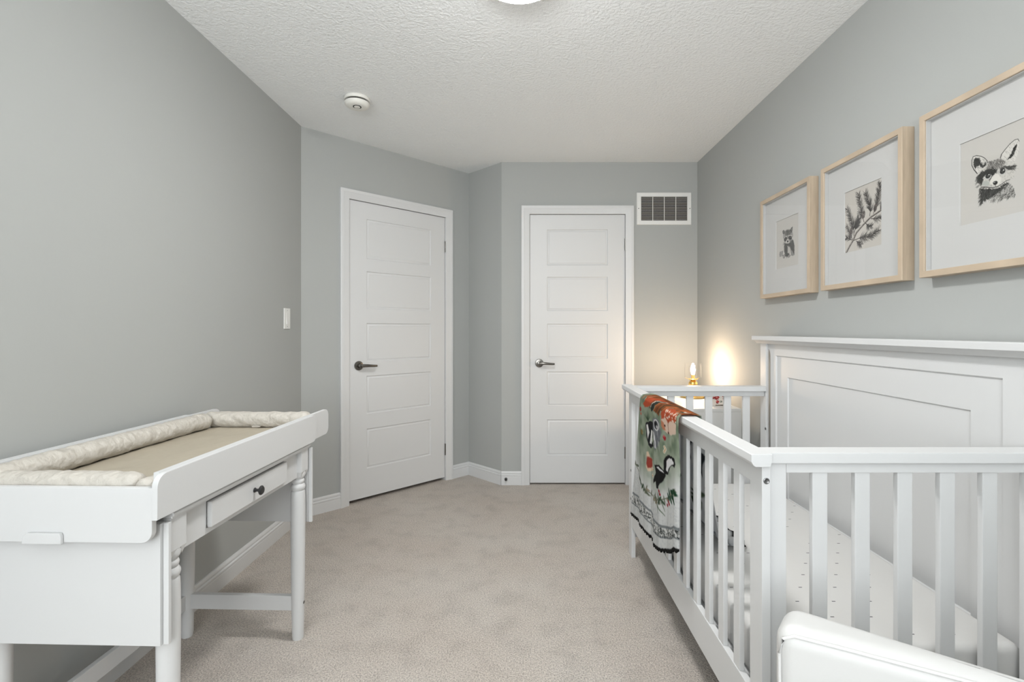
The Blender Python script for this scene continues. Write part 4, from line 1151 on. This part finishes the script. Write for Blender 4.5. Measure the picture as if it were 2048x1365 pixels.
def paint_raccoon():
    R = canvas(170, 198, 41); rr = random.Random(17); F = RAC
    g1 = (0.24, 0.24, 0.235)
    R.poly(sc_(F['tail']), (0.76, 0.75, 0.73))
    for k in range(4):
        x = 0.175 + k * 0.042
        R.stroke([(x * PW, 0.745 * PH), ((x - 0.012) * PW, 0.70 * PH), ((x + 0.01) * PW, 0.652 * PH)], 0.0042, g1)
    R.poly(sc_(F['body']), (0.27, 0.27, 0.26), rough=0.003, soft=2)
    fur(R, F['body'], 260, 0.010, 1.6, 0.5, (0.14, 0.14, 0.135), rr); fur(R, F['body'], 120, 0.009, 1.6, 0.5, (0.52, 0.52, 0.50), rr, al=0.6)
    R.poly(sc_(F['belly']), (0.70, 0.69, 0.67), rough=0.004, soft=3)
    for k in ('feet', 'feet2'):
        R.poly(sc_(F[k]), (0.55, 0.54, 0.53), rough=0.001); R.stroke(sc_(F[k]), 0.0015, g1)
    R.poly(sc_([(0.64, 0.66), (0.72, 0.70), (0.80, 0.78), (0.74, 0.80), (0.67, 0.78)]), (0.50, 0.50, 0.49), rough=0.002)
    R.poly(sc_(F['head']), (0.60, 0.59, 0.575), rough=0.003, soft=2)
    fur(R, F['head'], 320, 0.007, 1.4, 0.7, (0.30, 0.30, 0.29), rr, al=0.6)
    brow = [(0.40, 0.30), (0.44, 0.25), (0.55, 0.245), (0.66, 0.27), (0.69, 0.33), (0.60, 0.37), (0.53, 0.35), (0.45, 0.37)]
    R.poly(sc_(brow), (0.42, 0.415, 0.40), rough=0.004, soft=3); fur(R, brow, 110, 0.008, 1.5, 0.4, (0.20, 0.20, 0.19), rr, al=0.7)
    for k in ('earL', 'earR'):
        R.poly(sc_(F[k]), g1, rough=0.001)
    R.ell(0.335 * PW, 0.262 * PH, 0.0035, 0.006, (0.50, 0.50, 0.49)); R.ell(0.70 * PW, 0.268 * PH, 0.0035, 0.008, (0.50, 0.50, 0.49), ang=0.3)
    R.stroke(sc_([(0.53, 0.27), (0.535, 0.42)]), 0.005, (0.22, 0.22, 0.21), 0.003)
    for a_, b_ in (((0.50, 0.375), (0.36, 0.40)), ((0.56, 0.375), (0.72, 0.40))):
        R.stroke(sc_([a_, b_]), 0.0050, (0.745, 0.735, 0.715), 0.0035)
    for a_, b_ in (((0.345, 0.44), (0.40, 0.50)), ((0.735, 0.44), (0.66, 0.49))):
        R.stroke(sc_([a_, b_]), 0.0065, (0.73, 0.72, 0.70), 0.004)
    R.poly(sc_(F['muz']), (0.76, 0.75, 0.73), soft=2)
    for k in ('maskL', 'maskR'): R.poly(sc_(F[k]), (0.12, 0.12, 0.115), rough=0.001)
    for cx, cy in ((0.435, 0.425), (0.635, 0.425)): R.ell(cx * PW, cy * PH, 0.0014, 0.0014, (0.8, 0.8, 0.8))
    R.poly(sc_(F['nose']), (0.16, 0.16, 0.155)); R.stroke(sc_([(0.53, 0.50), (0.53, 0.515)]), 0.001, g1)
    for k in range(16):
        s = -1 if k % 2 else 1
        x0, y0 = (0.40 if s < 0 else 0.62), 0.48 + rr.random() * 0.03
        R.stroke([(x0 * PW, y0 * PH), ((x0 + s * rr.uniform(0.06, 0.11)) * PW, (y0 + rr.uniform(-0.02, 0.05)) * PH)], 0.0007, (0.4, 0.4, 0.39))
    return R

FW, FH, FZ = 0.459, 0.520, 1.334
def picture(yc, R, label):
    # local x runs along the wall away from the far corner towards the camera; local -y faces the room
    t = thing('framed_print', label, 'picture', (XR, yc, FZ), -PI / 2, 'framed prints in a row on the right wall')
    y0, y1 = -0.0005, -0.042
    prof = [(0.0, y0), (0.0, y1 + 0.001), (0.001, y1), (0.019, y1), (0.020, y1 + 0.001), (0.020, y0), (0.0, y0)]
    obj('frame', B().frame(-FW / 2, FW / 2, 0, FH, prof), M_BEECH, t, label='pale wood frame')
    a, b = 0.0202, 0.0202
    px0, px1 = -PW / 2 + 0.001, PW / 2 - 0.001
    pz1 = FH - 0.134; pz0 = pz1 - PH
    mb_ = B().frame(-FW / 2 + a, FW / 2 - a, b, FH - b, [(0, -0.001), (0, -0.0215), (0.0, -0.022)])
    # spacer strip round the inside of the frame, then the mat board with its bevelled opening
    obj('spacer', B().frame(-FW / 2 + a, FW / 2 - a, b, FH - b, [(0, -0.022), (0, -0.036), (0.0025, -0.036), (0.0025, -0.022)]), M_MATB, t)
    bm = B()
    ou = [(-FW / 2 + a, b), (-FW / 2 + a, FH - b), (FW / 2 - a, FH - b), (FW / 2 - a, b)]
    inn = [(px0, pz0 + 0.001), (px0, pz1 - 0.001), (px1, pz1 - 0.001), (px1, pz0 + 0.001)]
    loops = [[bm.bm.verts.new((x, y, z)) for x, z in l] for l, y in ((ou, -0.019), (ou, -0.0215), (inn, -0.0215), ([(x + (0.0015 if x > 0 else -0.0015) * -1, z) for x, z in inn], -0.0190))]
    for l0, l1 in zip(loops, loops[1:]):
        for i in range(4): bm.bm.faces.new((l0[i], l0[(i + 1) % 4], l1[(i + 1) % 4], l1[i]))
    bmesh.ops.recalc_face_normals(bm.bm, faces=bm.bm.faces[:])
    mb_.bm.free()
    obj('mat_board', bm, M_MATB, t)
    P = np.stack([-PW / 2 + R.X, np.full_like(R.X, -0.0187), pz1 - R.Y], -1)
    obj('print', grid_mesh('print', P, R.C, M_PRINT), M_PRINT, t)
    obj('backing', B().box(-FW / 2 + a, FW / 2 - a, -0.0180, -0.0005, b, FH - b), M_MATB, t)
    obj('glass', B().box(-FW / 2 + a, FW / 2 - a, -0.0385, -0.0370, b, FH - b), M_PANE, t)
    return t
picture(2.460, paint_raccoon(), 'pale wood frame with a small ink print of a sitting raccoon')
picture(1.917, paint_pine(), 'pale wood frame with an ink print of a pine branch')
picture(1.386, paint_fox(), 'pale wood frame with an ink print of a fox cub head')

# ------------------------------------------------------------------ wall and ceiling fittings
vent = thing('air_vent', 'white metal return air grille high on the back wall', 'vent', (1.076, YB, 1.957))
vw, vh = 0.2055, 0.243
gx, gz0, gz1 = 0.1735, 0.031, 0.215
obj('frame', B().frame(-vw, vw, 0, vh, [(0, -0.0005), (0, -0.004), (0.003, -0.008), (0.026, -0.010), (0.0315, -0.010), (0.032, -0.009), (0.032, -0.0006)]), M_PLASTIC, vent)
obj('duct_shade_sheet', B().box(-gx, gx, -0.0018, -0.0006, gz0, gz1), M_DUCT, vent, label='flat dark sheet painted as shade behind the slats')  # thin dark sheet; its colour stands in for shade inside the opening
sl = B().prism([(-0.0100, 0.0), (-0.0070, 0.0002), (-0.0070, 0.0011), (-0.0100, 0.0010)], 'x', -gx, gx).mesh('louvre')
for k in range(21):
    o = obj('louvre', sl, M_PLASTIC, vent); o.location = (0, 0, gz0 + 0.0075 + k * (gz1 - gz0 - 0.012) / 20.5)
for k in (-1, 0, 1):
    obj('divider', B().box(k * 0.0865 - 0.0022, k * 0.0865 + 0.0022, -0.0112, -0.0102, gz0, gz1), M_PLASTIC, vent)
for s in (-1, 1):
    add_bolt(bolt, (s * 0.1925, -0.0095, vh / 2), (0, -1, 0), vent, 0.45)

sw = thing('light_switch', 'white wall light switch on the left wall', 'switch', (XL, 2.905, 1.232), PI / 2)
obj('plate', B().box(-0.037, 0.037, -0.006, -0.0005, -0.06, 0.06, 0.002), M_PLASTIC, sw)
obj('rocker', B().prism([(-0.0062, -0.033), (-0.0110, -0.033), (-0.0085, 0.0), (-0.0072, 0.033), (-0.0062, 0.033)], 'x', -0.0165, 0.0165, 0.0006, 1), M_PLASTIC, sw)
for z in (0.046, -0.046): add_bolt(bolt, (0, -0.006, z), (0, -1, 0), sw, 0.3)

sd = thing('smoke_detector', 'round white smoke detector on the ceiling', 'smoke detector', (-0.893, 2.725, CEIL))
obj('base', B().lathe([(0.0, -0.0005), (0.066, -0.0005), (0.068, -0.004), (0.068, -0.014), (0.066, -0.0175), (0.0, -0.0175)], 48), M_CREAMPL, sd)
obj('vent_slot', B().lathe([(0.056, -0.0176), (0.0575, -0.0182), (0.0575, -0.0252), (0.056, -0.0258)], 48), M_DARK, sd)
obj('cover', B().lathe([(0.0, -0.0259), (0.064, -0.0259), (0.066, -0.029), (0.064, -0.038), (0.056, -0.047), (0.045, -0.051), (0.0, -0.052)], 48), M_CREAMPL, sd)
obj('button_ring', B().lathe([(0.0, -0.0516), (0.0220, -0.0516), (0.0220, -0.0535), (0.0, -0.0535)], 32, Matrix.Translation((0.004, -0.012, 0))), M_DARK, sd)
obj('test_button', B().lathe([(0.0, -0.0536), (0.0165, -0.0536), (0.0155, -0.0555), (0.0, -0.0560)], 32, Matrix.Translation((0.004, -0.012, 0))), M_CREAMPL, sd)

cl = thing('ceiling_light', 'round white dome ceiling light at the top edge', 'ceiling light', (-0.006, 1.702, CEIL))
obj('base', B().lathe([(0.0, -0.0005), (0.160, -0.0005), (0.162, -0.004), (0.162, -0.022), (0.158, -0.0255), (0.0, -0.0255)], 56), M_PLASTIC, cl)
def dome_prof(a0, a1, n, last):
    p_ = [(0.158 * math.cos(a), -0.0262 - 0.074 * math.sin(a)) for a in [math.radians(a0 + (a1 - a0) * i / n) for i in range(n + 1)]]
    if last: p_[-1] = (0.0, p_[-1][1])
    return p_
obj('dome_rim', B().lathe(dome_prof(0, 34, 5, False), 56, cap=False), M_PLASTIC, cl)  # opaque upper dome, added to keep the glow off the ceiling
obj('dome', B().lathe(dome_prof(34, 90, 10, True), 56), M_DOME, cl, label='glowing frosted dome')

ds = thing('door_stop', 'small dark door stop on the baseboard left of the back door', 'door stop', (-0.113, YB - 0.0155, 0.048))
obj('stop_base', B().lathe([(0.0, 0.0), (0.011, 0.0), (0.011, 0.004), (0.006, 0.008), (0.006, 0.010)], 20, rot_to((0, -1, 0), (0, 0, 0))), M_STEEL, ds)
obj('stop_tip', B().lathe([(0.0085, 0.0095), (0.010, 0.012), (0.010, 0.022), (0.007, 0.025), (0.0, 0.025)], 20, rot_to((0, -1, 0), (0, 0, 0))), M_BLACK, ds)
